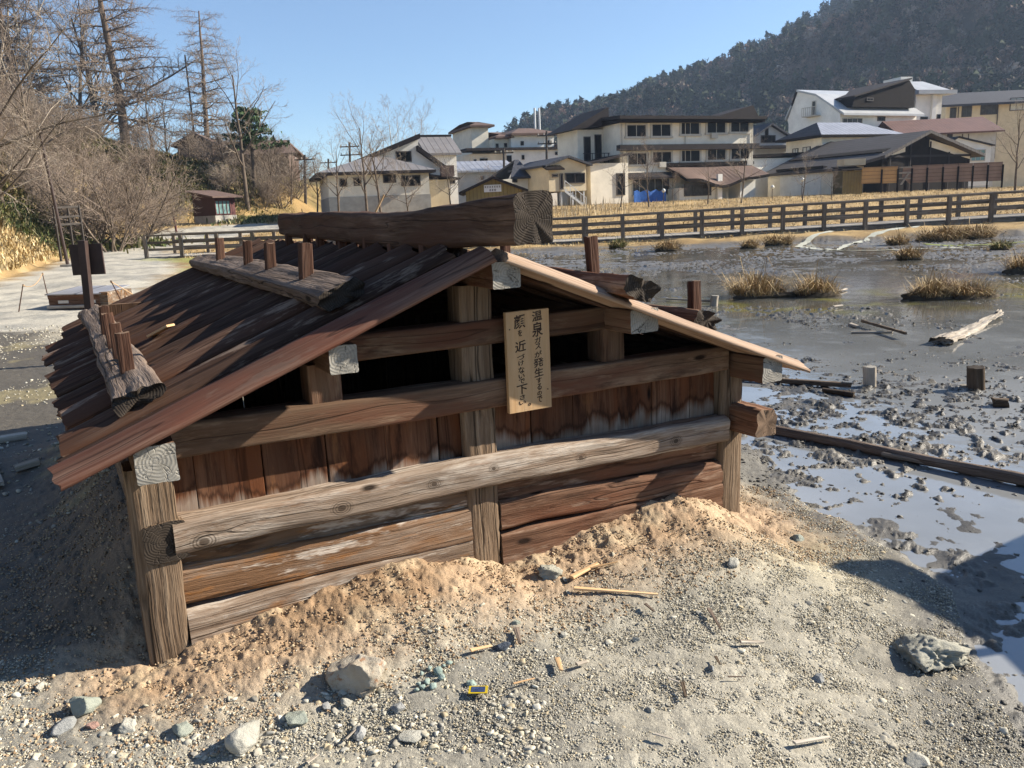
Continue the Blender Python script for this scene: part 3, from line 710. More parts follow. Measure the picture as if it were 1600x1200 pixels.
M['fence1'] = stripes('orange_fence_boards', (.46, .26, .10), (.15, .07, .03), 2, 3.0, .8)
M['fence2'] = stripes('weathered_fence_boards', (.24, .155, .11), (.06, .035, .025), 2, 3.0, .8)
M['olive'] = stripes('olive_boards', (.20, .155, .06), (.09, .07, .03), 0, 3.5, .8)
M['polewood'] = plain('pole_wood', (.045, .038, .033), .8, .3, 3)
def Qc(x0, y0, s):
    return lambda X, Y: (x0 + X * s, y0 + Y * s)
Q2 = Qc(720, 190, .1375); Q3 = Qc(960, 160, .15625); Q4 = Qc(1160, 120, .15831); Q5 = Qc(1370, 120, .15829); Q6 = Qc(480, 190, .15625); Q7 = Qc(250, 180, .15625)
class Bld:
    def __init__(s, px, Y, yaw, label, cat='building', name='inn_building', group=None):
        s.O = at(px[0], px[1], Y); s.y = math.radians(yaw)
        s.U = Vector((math.cos(s.y), math.sin(s.y), 0)); s.N = Vector((-math.sin(s.y), math.cos(s.y), 0))
        s.root = empty(name, s.O, s.y, label, cat, group)
    def F(s, px, v=0.0):
        p = on_plane(px[0], px[1], s.O + s.N * v, s.N) - s.O; return p.dot(s.U), p.z
    def G(s, px, u=0.0):
        p = on_plane(px[0], px[1], s.O + s.U * u, s.U) - s.O; return p.dot(s.N), p.z
    def box(s, nm, m, u0, u1, v0, v1, w0, w1):
        b = MB(); b.box(u0, u1, v0, v1, w0, w1); return b.build(nm, M[m], s.root)
    def prv(s, nm, m, pts, v0, v1):                # polygon in (u,w), extruded along v
        b = MB(); b.extrude([(u, v0, w) for u, w in pts], (0, v1 - v0, 0)); return b.build(nm, M[m], s.root)
    def pru(s, nm, m, pts, u0, u1):                # polygon in (v,w), extruded along u
        b = MB(); b.extrude([(u0, v, w) for v, w in pts], (u1 - u0, 0, 0)); return b.build(nm, M[m], s.root)
    def slab(s, nm, m, pts, th=.18):
        b = MB(); b.extrude(pts, (0, 0, -th)); return b.build(nm, M[m], s.root)
    def gable(s, u0, u1, v0, v1, we, wr, wall, roof, ax='v', oh=.6, th=.22, base=-3, um=None, name='wall', fascia=None):
        if ax == 'v':
            um = (u0 + u1) / 2 if um is None else um
            s.prv(name, wall, [(u0, base), (u1, base), (u1, we), (um, wr), (u0, we)], v0, v1)
            for a in (0, 1):
                uo = u0 if a == 0 else u1; k = (wr - we) / (um - uo); ue = uo + (-oh if a == 0 else oh)
                s.slab('roof', roof, [(um, v0 - oh, wr + th + .02), (um, v1 + oh, wr + th + .02), (ue, v1 + oh, wr + th + .02 - abs(k) * abs(um - ue)), (ue, v0 - oh, wr + th + .02 - abs(k) * abs(um - ue))], th)
        else:
            vm = (v0 + v1) / 2 if um is None else um
            s.pru(name, wall, [(v0, base), (v1, base), (v1, we), (vm, wr), (v0, we)], u0, u1)
            for vo, sg in ((v0, -1), (v1, 1)):
                k = abs((wr - we) / (vm - vo)); ve = vo + sg * oh; z = wr + th + .02
                s.slab('roof', roof, [(u0 - oh, vm, z), (u1 + oh, vm, z), (u1 + oh, ve, z - k * abs(vm - ve)), (u0 - oh, ve, z - k * abs(vm - ve))], th)
    def win(s, r, v=0.0, n=2, fr='frame_d', gl='glass', side=None, fw=.10, sill=False, u=0.0):
        # r = (s0, s1, t0, t1) in metres on the wall
        s0, s1, t0, t1 = r
        mp = (lambda a, d, t: (a, v - d, t)) if side is None else (lambda a, d, t: (u - d, a, t))
        def bx(b, a0, a1, d0, d1, t0_, t1_):
            p, q = mp(a0, d0, t0_), mp(a1, d1, t1_)
            b.box(min(p[0], q[0]), max(p[0], q[0]), min(p[1], q[1]), max(p[1], q[1]), t0_, t1_)
        b = MB(); bx(b, s0, s1, -.02, .10, t1 - fw, t1); bx(b, s0 - (.08 if sill else 0), s1 + (.08 if sill else 0), -.02, .16 if sill else .10, t0, t0 + fw)
        bx(b, s0, s0 + fw, -.02, .098, t0 + fw, t1 - fw); bx(b, s1 - fw, s1, -.02, .098, t0 + fw, t1 - fw)
        for i in range(1, n):
            c = s0 + (s1 - s0) * i / n; bx(b, c - .03, c + .03, -.02, .07, t0 + fw, t1 - fw)
        f = b.build('window', M[fr], s.root)
        g = MB(); bx(g, s0 + .03, s1 - .03, -.03, .035, t0 + .03, t1 - .03); g.build('pane', M[gl], f)
    def winpx(s, p0, p1, v=0.0, **k):
        a = s.F(p0, v); b = s.F(p1, v); s.win((min(a[0], b[0]), max(a[0], b[0]), min(a[1], b[1]), max(a[1], b[1])), v, **k)
    def wingx(s, p0, p1, u=0.0, **k):
        a = s.G(p0, u); b = s.G(p1, u); s.win((min(a[0], b[0]), max(a[0], b[0]), min(a[1], b[1]), max(a[1], b[1])), side='l', u=u, **k)

def hotel():
    B = Bld(Q3(65, 1000), 88, 22, 'long cream three-storey inn with two rows of big dark windows, facing the field', 'inn')
    W = B.F(Q3(1385, 400))[0]; top = B.F(Q3(60, 205))[1]; D = 11
    B.box('wall', 'cream', 0, W, 0, D, -2, top)
    for x0, y0, x1, y1 in ((120, 207, 320, 350), (372, 200, 566, 345), (664, 185, 852, 325), (925, 175, 1113, 312), (1162, 165, 1345, 302), (130, 490, 328, 628), (378, 478, 573, 608), (668, 462, 857, 595), (928, 452, 1114, 580), (1166, 438, 1347, 570)):
        B.winpx(Q3(x0 - 14, y0), Q3(x1 + 8, y1 + 12), n=2, fr='frame_l', fw=.22, sill=True)
    z2 = B.F(Q3(40, 470))[1]
    B.box('middle_eave', 'dkroof', -.45, W + .3, -.75, -.01, z2 - .15, z2 + .40)
    B.box('eave', 'dktimber', -.5, W + .9, -.9, 3.0, top + .005, top + .28)
    B.slab('roof', 'dkroof', [(-.6, -1.05, top + .62), (W + 1.0, -1.05, top + .62), (W + 1.0, 5.5, top + .95), (-.6, 5.5, top + .95)], .33)
    B.slab('roof', 'dkroof', [(-.6, 5.51, top + .95), (W + 1.0, 5.51, top + .95), (W + 1.0, 11.6, top + .6), (-.6, 11.6, top + .6)], .33)
    B.prv('roof_peak', 'dkroof', [(W - 5.0, top + .6), (W + 1.0, top + .6), (W + .2, top + 1.9)], .3, 5.0)
    # left wing with its steep dark roof and outside stair
    x = B.F(Q3(-430, 300), 5)[0]
    B.box('left_wing', 'cream', x, -.01, 3.6, 8.5, -2, top - .3)
    B.prv('roof', 'dkroof', [(x - 1.2, top - .4), (.35, top + .12), (.35, top + 1.95)], 2.9, 9.2)
    B.win((x + .7, x + 1.5, top - 4.6, top - 1.0), v=3.6, n=1)
    B.win((x + 2.0, x + 2.8, top - 3.4, top - .8), v=3.6, n=1)
    B.box('stair_landing', 'pipe', x - .1, x + 3.4, 2.2, 3.58, 4.0, 4.15)
    b = MB()
    for k in range(9): b.box(x + .2 + k * .36, x + .55 + k * .36, 2.3, 3.3, 3.8 - k * .42, 3.88 - k * .42)
    b.extrude([(x + .1, 2.25, 4.0), (x + 3.5, 2.25, .2), (x + 3.5, 2.25, .5), (x + .1, 2.25, 4.3)], (0, .06, 0))
    for k in range(8): b.box(x + k * .48, x + k * .48 + .05, 2.21, 2.26, 4.15, 5.1)
    b.box(x - .1, x + 3.4, 2.2, 2.26, 5.1, 5.16); b.build('outside_stair', M['dkroof'], B.root)
    # low annex at the left, ground floor glazing, tarpaulin
    xa = B.F(Q3(-265, 800), -1)[0]
    B.box('annex', 'cream', xa, xa + 4.3, -1.6, 3.5, -2, 3.9)
    B.slab('annex_roof', 'dkroof', [(xa - .3, -2.0, 3.95), (xa + 4.6, -2.0, 4.9), (xa + 4.6, 3.5, 4.9), (xa - .3, 3.5, 3.95)], .2)
    B.win((xa + 2.9, xa + 3.9, .7, 2.9), v=-1.6, n=1)
    B.winpx(Q3(170, 760), Q3(555, 925), v=0, n=5, fr='frame_l', gl='glass2', fw=.14)
    z = B.F(Q3(300, 735))[1]; u1 = B.F(Q3(560, 735))[0]
    B.slab('canopy', 'dkroof', [(.3, -1.3, z - .15), (u1, -1.3, z - .15), (u1, -.01, z + .35), (.3, -.01, z + .35)], .22)
    # porch with the sagging copper-brown roof
    up = [Q3(560, 640), Q3(1300, 600), Q3(1470, 705)]
    a = B.F(Q3(565, 640), -1)[0]; c = B.F(Q3(1420, 640), -1)[0]; zt = B.F(Q3(565, 640), -.2)[1]; zb = B.F(Q3(660, 765), -3)[1]
    b = MB(); n = 24; top_r = []; bot_r = []
    for i in range(n + 1):
        f = i / n; uu = a + (c - a) * f
        dip = .75 * math.sin(PI * min(1, max(0, (f - .15) / .62))) ** 2 if .15 < f < .77 else 0
        top_r.append((uu, -.02, zt)); bot_r.append((uu + (.9 if f < .02 else 0), -3.2, zb - dip + .25 * max(0, f - .8) * 5))
    for i in range(n):
        b.poly([top_r[i], top_r[i + 1], bot_r[i + 1], bot_r[i]])
        d = lambda p, k: (p[0], p[1], p[2] - k)
        b.poly([d(top_r[i], .3), d(bot_r[i], .3), d(bot_r[i + 1], .3), d(top_r[i + 1], .3)], 1); b.poly([bot_r[i], bot_r[i + 1], d(bot_r[i + 1], .3), d(bot_r[i], .3)], 1)
    b.poly([top_r[0], bot_r[0], d(bot_r[0], .3), d(top_r[0], .3)], 1); b.poly([top_r[-1], d(top_r[-1], .3), d(bot_r[-1], .3), bot_r[-1]], 1)
    b.build('porch_roof', [M['brownroof'], M['dktimber']], B.root)
    B.box('porch_ridge', 'dktimber', a - .2, c + .2, -.35, -.015, zt + .01, zt + .35)
    pu = B.F(Q3(650, 900), -2.2)[0]; pe = B.F(Q3(1420, 900), -2.2)[0]
    B.box('porch_wall', 'cream', pu, pu + 4.6, -2.2, -.02, -2, zb - .9)
    B.box('porch_wall', 'white', pe - 2.0, pe, -2.0, -.02, -2, zb - .3)
    B.winpx(Q3(695, 815), Q3(965, 930), v=-2.2, n=3, gl='glass2')
    B.win((pu + 5.2, pu + 7.0, -.2, 2.3), v=-.0, n=1)
    B.box('porch_panel', 'white', pu + 4.55, pu + 5.1, -2.6, -2.3, -.3, 2.5)
    # low white wing on the right
    e0 = W + .02; e1 = B.F(Q4(660, 900), 2)[0]
    zr = B.F(Q4(400, 800), 2)[1]
    B.box('low_wing', 'white', e0, e1, 2, 9, -2, zr)
    B.slab('low_roof', 'dktimber', [(e0 + .02, 1.6, zr + .35), (e1 + .3, 1.6, zr + .62), (e1 + .3, 9.3, zr + .62), (e0 + .02, 9.3, zr + .35)], .33)
    B.winpx(Q4(270, 960), Q4(352, 1115), v=2, n=1)
    B.winpx(Q4(430, 1005), Q4(470, 1110), v=2, n=1, fr='frame_l', gl='glass2')
    B.box('end_block', 'cream', e1 - 3.2, e1 - .02, -.2, 1.98, -2, zr - .4)
    for uu in (.18, W * .47, W - .2):
        b = MB(); b.tube([(uu, -.09, -1), (uu, -.09, z2 - .2)], .05, 6); b.tube([(uu, -.09, z2 + .45), (uu, -.09, top - .05)], .05, 6); b.build('downpipe', M['frame_l'], B.root)
    for uu, ww in ((W * .27, z2 - 1.9), (W * .66, z2 + 1.0), (W - 1.0, z2 - 1.9)):
        b = MB(); b.box(uu, uu + .8, -.36, -.02, ww, ww + .55); b.tube([(uu + .3, -.37, ww + .28), (uu + .3, -.362, ww + .28)], .2, 12, 0); b.build('air_conditioner', M['frame_l'], B.root)
    t = MB()
    u0, u1_ = B.F(Q3(200, 1000), -1.5)[0], B.F(Q3(515, 1000), -1.5)[0]
    for i in range(10):
        f0, f1 = i / 10, (i + 1) / 10; h0 = 1.05 + .14 * math.sin(i * 2.1); h1 = 1.05 + .14 * math.sin((i + 1) * 2.1)
        t.extrude([(u0 + (u1_ - u0) * f0, -1.5 + .05 * math.sin(i), -.3), (u0 + (u1_ - u0) * f1, -1.5 + .05 * math.sin(i + 1), -.3), (u0 + (u1_ - u0) * f1, -1.5 + .05 * math.sin(i + 1), h1), (u0 + (u1_ - u0) * f0, -1.5 + .05 * math.sin(i), h0)], (0, .12, 0))
    wo = t.build('tarpaulin', M['tarp'], None); wo.matrix_world = Matrix.Translation(B.O) @ Matrix.Rotation(B.y, 4, 'Z')
    thing(wo, 'bright blue tarpaulin sheet hung along the foot of the three-storey inn', 'tarpaulin')
hotel()

def house_left():
    B = Bld(Q6(230, 860), 68, 16, 'pale house with a broad hipped roof below a split-level gable, behind bare trees', 'house', 'house')
    W = B.F(Q6(1225, 700))[0]; e = B.F(Q6(1225, 500))[1]; ez = B.F(Q6(200, 520))[1]
    B.box('wall', 'cream', 0, W, 0, 10, -2, e)
    B.box('plinth', 'concrete', -.05, W + .05, -.05, 9.9, -2, B.F(Q6(900, 735))[1])
    B.winpx(Q6(935, 540), Q6(1135, 640), n=3); B.winpx(Q6(755, 530), Q6(890, 610), n=2); B.winpx(Q6(460, 560), Q6(545, 640), n=2); B.winpx(Q6(320, 570), Q6(400, 650), n=2)
    a = B.F(Q6(95, 540), -.8)[0]; b_ = B.F(Q6(1285, 490), -.8)[0]; rz = B.F(Q6(700, 350), 4)[1]; um = B.F(Q6(690, 350), 4)[0]
    v = [(a, -.9, e + .12), (b_, -.9, e + .12), (b_, 10.6, e + .12), (a, 10.6, e + .12), (um - .8, 4.2, rz), (um + .8, 4.2, rz)]
    m = MB(); m.v = v + [(p[0], p[1], p[2] - .22) for p in v[:4]]
    m.f = [(0, 1, 5, 4), (1, 2, 5), (2, 3, 4, 5), (3, 0, 4), (0, 6, 7, 1), (1, 7, 8, 2), (2, 8, 9, 3), (3, 9, 6, 0), (9, 8, 7, 6)]; m.m = [0] * 4 + [1] * 5
    m.build('hip_roof', [M['greyroof'], M['dkroof']], B.root)
    P = lambda X, Y, vv=5.0: B.F(Q6(X, Y), vv)
    pl = [P(330, 470), P(1110, 140), P(1110, 255), P(1425, 505), P(1425, 640), P(330, 640)]
    B.prv('upper_wall', 'white', pl, 5, 12)
    l0, l1 = P(180, 510, 4.4), P(1112, 125, 4.4)
    B.slab('upper_roof', 'dkroof', [(l0[0], 4.2, l0[1]), (l1[0] + .1, 4.2, l1[1] + .05), (l1[0] + .1, 12.5, l1[1] + .05), (l0[0], 12.5, l0[1])], .42)
    r0, r1 = P(1100, 250, 4.4), P(1438, 490, 4.4)
    B.slab('upper_roof', 'dkroof', [(r0[0], 4.2, r0[1] + .1), (r1[0], 4.2, r1[1] + .1), (r1[0], 12.5, r1[1] + .1), (r0[0], 12.5, r0[1] + .1)], .42)
    B.winpx(Q6(882, 298), Q6(1045, 402), v=5, n=1)
    sx = B.F(Q6(1300, 600), 1.0)[0]
    B.box('side_bay', 'cream2', W + .02, sx + 1.2, 1.6, 9, -2, e - .6)
    B.slab('bay_roof', 'dkroof', [(W + .03, 1.1, e - .1), (sx + 2.0, 1.1, e - .5), (sx + 2.0, 9.4, e - .5), (W + .03, 9.4, e - .1)], .16)
    B.box('balcony', 'brownroof', sx + .4, sx + 1.5, .9, 1.58, 2.2, 3.1)
    C = Bld(Q6(1250, 900), 84, 18, 'tall plain pale house with a grey seam roof, right behind the split-gable house', 'house', 'house')
    w = C.F(Q6(1510, 700))[0]; e2 = C.F(Q6(1300, 320))[1]; r2 = C.F(Q6(1300, 235))[1]
    C.gable(0, w, 0, 7, e2, e2 + 1.7, 'white', 'greyroof', 'u', .45)
    C.box('roof_ridge', 'dkroof', -.5, w + .5, 3.35, 3.65, e2 + 1.93, e2 + 2.1)
    C.winpx(Q6(1420, 580), Q6(1480, 620), n=2)
house_left()

def middle():
    B = Bld(Q2(145, 640), 118, 20, 'cream stepped inn with small windows and brown eaves, behind the sign gable', 'inn')
    P = lambda X, Y, v=0: B.F(Q2(X, Y), v)
    x1 = P(320, 300)[0]; x2 = P(545, 300, -2)[0]; x3 = P(1060, 300, -3)[0]; x4 = P(1260, 300, -3)[0]
    t = P(545, 175, -2)[1]; mz = P(545, 335, -2)[1]
    B.box('wall', 'cream', 0, x1, 0, 9, -6, mz + 3.6); B.box('wall', 'cream', x1 + .01, x2, -2, 9, -6, t); B.box('wall', 'white', x2 + .01, x3, -3, 9, -6, t + .3)
    B.box('lower_wall', 'white', x2 - 1, x4, -3.6, 8, -6, mz - .02); B.box('lower_wall', 'cream', -1.2, x2 - 1.01, -2.6, 8, -6, mz - .35)
    def eave(u0, u1, v0, z, r=1.3, dz=1.1):
        m = MB(); v = [(u0 - r, v0 - r, z), (u1 + r, v0 - r, z), (u1 + r, 9.5, z), (u0 - r, 9.5, z), (u0 + 1.5, v0 + 3, z + dz), (u1 - 1.5, v0 + 3, z + dz), (u1 - 1.5, 7, z + dz), (u0 + 1.5, 7, z + dz)]
        m.v = v + [(p[0], p[1], p[2] - .25) for p in v[:4]]
        m.f = [(0, 1, 5, 4), (1, 2, 6, 5), (2, 3, 7, 6), (3, 0, 4, 7), (4, 5, 6, 7), (0, 8, 9, 1), (1, 9, 10, 2), (2, 10, 11, 3), (3, 11, 8, 0), (11, 10, 9, 8)]; m.m = [0] * 10
        m.build('roof', M['brownroof'], B.root)
    eave(.6, x1 - .5, 0, mz + 3.6, 1.1, .8); eave(x1 + 1, x2 - .5, -2, t + .02, 1.0, .9); eave(x2 + .8, x3 - .6, -3, t + .33, 1.1, 1.0)
    B.box('middle_eave', 'dkroof', -2.2, x3 + .2, -4.3, 0, mz, mz + .3)
    B.box('flat_roof', 'brownroof', x3, x4 + .8, -4.2, 5, mz + .01, mz + .65)
    for a, b, c, d, v in ((395, 250, 428, 297, -2), (490, 245, 525, 290, -2), (678, 222, 715, 270, -3), (985, 215, 1030, 262, -3), (690, 380, 722, 432, -3.6), (518, 385, 578, 460, -3.6), (1070, 345, 1190, 378, -3.6), (145, 430, 178, 462, -2.6), (215, 420, 305, 455, -2.6)):
        B.winpx(Q2(a, b), Q2(c, d), v=v, n=1, fw=.07)
    for k in (0, 1): 
        b = MB(); u = x3 - .7 + k * .7; b.tube([(u, 2, t), (u, 2, t + 4.3)], .16, 8); b.build('chimney_pipe', M['pipe'], B.root)
    # grey seam-roofed house between
    C = Bld(Q2(-60, 800), 97, 14, 'low grey house with a shining silver seam roof, left of the stepped inn', 'house', 'house')
    w = C.F(Q2(560, 700))[0]; e = C.F(Q2(200, 560))[1]; r = C.F(Q2(200, 470), 4)[1]
    C.gable(0, w, 0, 8, e, r, 'grey', 'silver', 'u', .7)
    C.winpx(Q2(225, 618), Q2(258, 662), n=2); C.winpx(Q2(385, 605), Q2(475, 670), n=3)
    D = Bld(Q2(-40, 760), 125, 0, 'far house with a salmon red roof left of the stepped inn', 'house', 'house')
    e = D.F(Q2(50, 475))[1]
    D.gable(-9, 4.5, 0, 6, e, e + 2.6, 'cream', 'redroof', 'u', .6)
    # small ochre house on posts
    E_ = Bld(Q2(1005, 800), 82, 22, 'small ochre gabled house on posts with outside steps', 'house', 'house')
    P = lambda X, Y, v=0: E_.F(Q2(X, Y), v)
    w = P(1425, 700)[0]; e = P(1425, 490)[1]; r = P(1200, 415)[1]; fl = P(1200, 790)[1]
    b = MB(); E_.gable(0, w, 0, 8.5, e, r, 'cream2', 'navyroof', 'v', .5, .2, base=fl)
    E_.winpx(Q2(1180, 585), Q2(1410, 700), n=2, gl='glass'); E_.winpx(Q2(1120, 590), Q2(1165, 770), n=1); E_.winpx(Q2(1035, 595), Q2(1105, 632), n=1)
    E_.slab('porch_roof', 'dktimber', [(-.7, -1.0, e - .35), (P(1130, 545)[0], -1.0, e - .35), (P(1130, 545)[0], -.01, e), (-.7, -.01, e)], .14)
    for k in range(4):
        for v in (.2, 6): E_.box('post', 'pipe', .1 + k * (w - .35) / 3, .25 + k * (w - .35) / 3, v, v + .15, -3, fl - .01)
    b = MB(); s0 = P(1180, 770, -1.5); s1 = P(1420, 960, -1.5); n = 9
    for k in range(n): f = k / n; uu = s0[0] + (s1[0] - s0[0]) * f; zz = s0[1] + (s1[1] - s0[1]) * f; b.box(uu, uu + .32, -1.5, -.5, zz - .06, zz)
    b.extrude([(s0[0], -1.56, s0[1] - .25), (s1[0], -1.56, s1[1] - .25), (s1[0], -1.56, s1[1]), (s0[0], -1.56, s0[1])], (0, .05, 0))
    b.extrude([(s0[0], -1.56, s0[1] + .8), (s1[0], -1.56, s1[1] + .8), (s1[0], -1.56, s1[1] + .87), (s0[0], -1.56, s0[1] + .87)], (0, .05, 0))
    for k in range(5): f = k / 4; uu = s0[0] + (s1[0] - s0[0]) * f; zz = s0[1] + (s1[1] - s0[1]) * f; b.box(uu, uu + .05, -1.57, -1.52, zz - (2.5 if k % 2 else .1), zz + .85)
    b.build('steps', M['pipe'], E_.root)
    E2 = E_
    u0 = P(555, 700, 6)[0]
    E2.box('back_wing', 'white', u0, -.01, 5.0, 11, -3, e - .9)
    zz = e - .9
    E2.slab('back_roof', 'navyroof', [(u0 - .6, 4.3, zz + .1), (.3, 4.3, zz + .1), (.3, 8, zz + 2.0), (u0 + 1.5, 8, zz + 2.0)], .2)
    E2.slab('back_roof', 'navyroof', [(.3, 11.6, zz + .1), (u0 - .6, 11.6, zz + .1), (u0 + 1.5, 8.01, zz + 2.0), (.3, 8.01, zz + 2.0)], .2)
    for a, b_ in ((800, 833), (875, 915), (950, 992), (580, 640)):
        p = P(a, 612, 5), P(b_, 692, 5); E2.win((p[0][0], p[1][0], p[1][1], p[0][1]), v=5.0, n=1)
    # bath-house entrance with its sign
    G = Bld(Q2(60, 900), 64, 0, 'ochre board gable of a small entrance building with a white sign under its brown roof', 'entrance building', 'entrance_building')
    P = lambda X, Y, v=0: G.F(Q2(X, Y), v)
    w = P(690, 800)[0]; e = P(60, 800)[1]; r = P(350, 655)[1]
    G.gable(0, w, 0, 6, e, r, 'olive', 'dkroof', 'v', .5, .18, base=-3)
    sg = MB(); a, c = P(262, 722), P(462, 795)
    so = empty('name_sign', tuple(G.O + G.U * ((a[0] + c[0]) / 2) - G.N * .06 + Vector((0, 0, (a[1] + c[1]) / 2))), G.y, 'small white sign with two rows of dark characters on the ochre gable', 'sign')
    hw, hh = (c[0] - a[0]) / 2, abs(a[1] - c[1]) / 2
    b = MB(); b.box(-hw, hw, -.03, .03, -hh, hh); b.build('panel', plain('sign_white', (.62, .64, .68), .6, .05, 3), so)
    rg = random.Random(4)
    def glyphs(n, x0, x1, z, s):
        for i in range(n):
            x = x0 + (x1 - x0) * (i + .5) / n; b = MB()
            for k in range(4):
                o = -s / 2 + s * k / 3.4; b.box(x - s * rg.uniform(.3, .5), x + s * rg.uniform(.3, .5), -.036, -.0315, z + o, z + o + s * .13)
            b.box(x - s * .07, x + s * .07, -.0375, -.0325, z - s * .5, z + s * .5)
            b.box(x - s * .42, x - s * .3, -.0385, -.0335, z - s * .45, z + s * .3)
            b.build('character', M['frame_d'], so)
    glyphs(7, -hw * .95, hw * .95, hh * .42, hh * .50); glyphs(3, -hw * .42, hw * .42, -hh * .48, hh * .62)
middle()

def right_side():
    B = Bld(Q4(105, 900), 108, 18, 'grey gabled house with a dark timber cross window, between the inn and the white hotel', 'house', 'house')
    P = lambda X, Y, v=0: B.F(Q4(X, Y), v)
    w = P(440, 700)[0]; e = P(440, 590)[1]; r = P(270, 480)[1]
    B.gable(0, w, 0, 9, e, r, 'grey', 'navyroof', 'v', .6, .25, um=P(270, 480)[0])
    B.winpx(Q4(182, 577), Q4(322, 650), n=4); B.box('timber_band', 'dktimber', P(235, 0)[0], P(265, 0)[0], -.1, -.02, P(0, 650)[1], P(0, 500)[1])
    B.box('lower_roof', 'dkroof', -.5, w + .5, -1.5, -.02, P(0, 715)[1], P(0, 690)[1])
    # white gambrel hotel
    H = Bld(Q4(945, 900), 116, 24, 'big white hotel with a pale gambrel roof and a black boarded dormer block', 'hotel')
    P = lambda X, Y, v=0: H.F(Q4(X, Y), v); Gx = lambda X, Y, u=0: H.G(Q4(X, Y), u)
    e = Gx(940, 365)[1]; D = Gx(455, 500)[0]; brk = Gx(735, 190); rid = Gx(545, 150); bk = Gx(495, 290); be = Gx(445, 430)
    w = H.F(Q5(390, 430))[0]
    prof = [(0, -6), (0, e), (brk[0], brk[1]), (rid[0], rid[1]), (bk[0], bk[1]), (be[0], be[1]), (D, be[1] - .6), (D, -6)]
    H.pru('wall', 'white', prof, 0, w)
    def rs(p, q, m='paleroof', ext=0): 
        H.slab('roof', m, [(-.25, p[0], p[1] + .3), (w + .5, p[0], p[1] + .3), (w + .5, q[0], q[1] + .3), (-.25, q[0], q[1] + .3)], .28)
    rs((-.9, e - .35), brk); rs((brk[0] + .005, brk[1]), rid); rs((rid[0] + .005, rid[1]), bk, 'dkroof'); rs((bk[0] + .005, bk[1]), (be[0] + .3, be[1]), 'paleroof')
    a = P(1080, 330, -.3); tl = P(1110, 180, 1.0); c1 = H.F(Q5(365, 310), -.3); tr = H.F(Q5(330, 35), -.3)
    m = MB(); top = tr[1]
    m.extrude([(a[0], -.35, a[1] + .45), (c1[0], -.35, a[1] + .45), (c1[0], -.35, top - 1.2), (c1[0] - 1.2, -.35, top), (a[0] + .3, -.35, tl[1] - .6)], (0, rid[0] + .6, 0))
    m.build('dormer_block', M['dktimber'], H.root)
    H.winpx(Q4(1225, 205), Q4(1290, 240), v=-.35, n=2, gl='glass')
    H.slab('dormer_roof', 'dkroof', [(a[0], -.7, tl[1] - .3), (c1[0] - 1.1, -.7, top + .3), (c1[0] - 1.1, rid[0] + .6, top + .3), (a[0], rid[0] + .6, tl[1] - .3)], .22)
    H.winpx(Q4(985, 405), Q4(1180, 475), n=4, fr='frame_l', gl='glass2'); H.winpx(Q4(1332, 392), Q4(1405, 438), n=2); 
    for pp in ((690, 240, 725, 380), (690, 485, 722, 535)): H.wingx(Q4(pp[0], pp[1]), Q4(pp[2], pp[3]), n=1, fr='frame_l', gl='glass2')
    g0, g1 = Gx(775, 310), Gx(642, 405)
    b = MB(); lo, hi = sorted((g0[0], g1[0])); zb = g1[1]
    b.box(-1.1, -.02, lo, hi, zb, zb + .15)
    for k in range(8): y = lo + (hi - lo) * k / 7; b.box(-1.1, -1.05, y - .03, y + .03, zb + .15, zb + 1.2)
    b.box(-1.12, -1.03, lo, hi, zb + 1.2, zb + 1.28); b.build('balcony', M['frame_l'], H.root)
    # stair tower
    T = Bld(Q5(355, 520), 124, 14, 'pale square stair tower with a flat overhanging roof, right of the black dormer', 'tower', 'stair_tower')
    P = lambda X, Y, v=0: T.F(Q5(X, Y), v)
    w = P(640, 300)[0]; t = P(500, 180)[1]
    T.box('wall', 'white', 0, w, 0, 8, -6, t); T.box('roof', 'paleroof', -.4, w + 1.4, -1.3, 8.5, t + .005, t + .55); T.slab('roof_cap', 'paleroof', [(-.2, -.8, t + .56), (w + .8, -.8, t + .56), (w * .8, 3, t + 2.3), (.2, 3, t + 2.3)], .1)
    T.box('penthouse', 'white', .1, w * .45, 3.2, 7, t + .56, t + 3.0)
    T.winpx(Q5(430, 395), Q5(500, 425), n=1); T.winpx(Q5(590, 370), Q5(625, 420), n=1)
    T.box('pilaster', 'white', -.05, P(398, 0)[0], -.35, -.01, -6, t - .01); T.box('pilaster', 'white', P(550, 0)[0], P(590, 0)[0], -.35, -.01, -6, t - .01)
    # hip-roofed front wing with silver roof
    Hh = Bld(Q4(770, 1000), 98, 22, 'cream wing under a silver hipped roof, in front of the white hotel', 'house', 'house')
    P = lambda X, Y, v=0: Hh.F(Q4(X, Y), v); Gx = lambda X, Y, u=0: Hh.G(Q4(X, Y), u)
    e = P(775, 590)[1]; D = Gx(430, 720)[0]; w = P(1500, 580)[0]; 
    Hh.box('wall', 'cream', 0, w, 0, D, -3, e)
    rz = P(1000, 478, 5)[1] + .1; o = .9
    v = [(-o, -o, e + .15), (w + o, -o, e + .15), (w + o, D + o, e + .15), (-o, D + o, e + .15), (D * .32, D / 2, rz), (w - D * .45, D / 2, rz)]
    m = MB(); m.v = v + [(p[0], p[1], p[2] - .25) for p in v[:4]]
    m.f = [(0, 1, 5, 4), (1, 2, 5), (2, 3, 4, 5), (3, 0, 4), (0, 6, 7, 1), (1, 7, 8, 2), (2, 8, 9, 3), (3, 9, 6, 0), (9, 8, 7, 6)]; m.m = [0, 0, 0, 1] + [2] * 5
    m.build('hip_roof', [M['silver'], M['dkroof_s'], M['dktimber']], Hh.root)
    Hh.winpx(Q4(865, 640), Q4(1210, 830), n=4, gl='glass', fw=.05); Hh.box('corner_panel', 'white', .05, P(860, 0)[0], -.12, -.01, -3, e - .7)
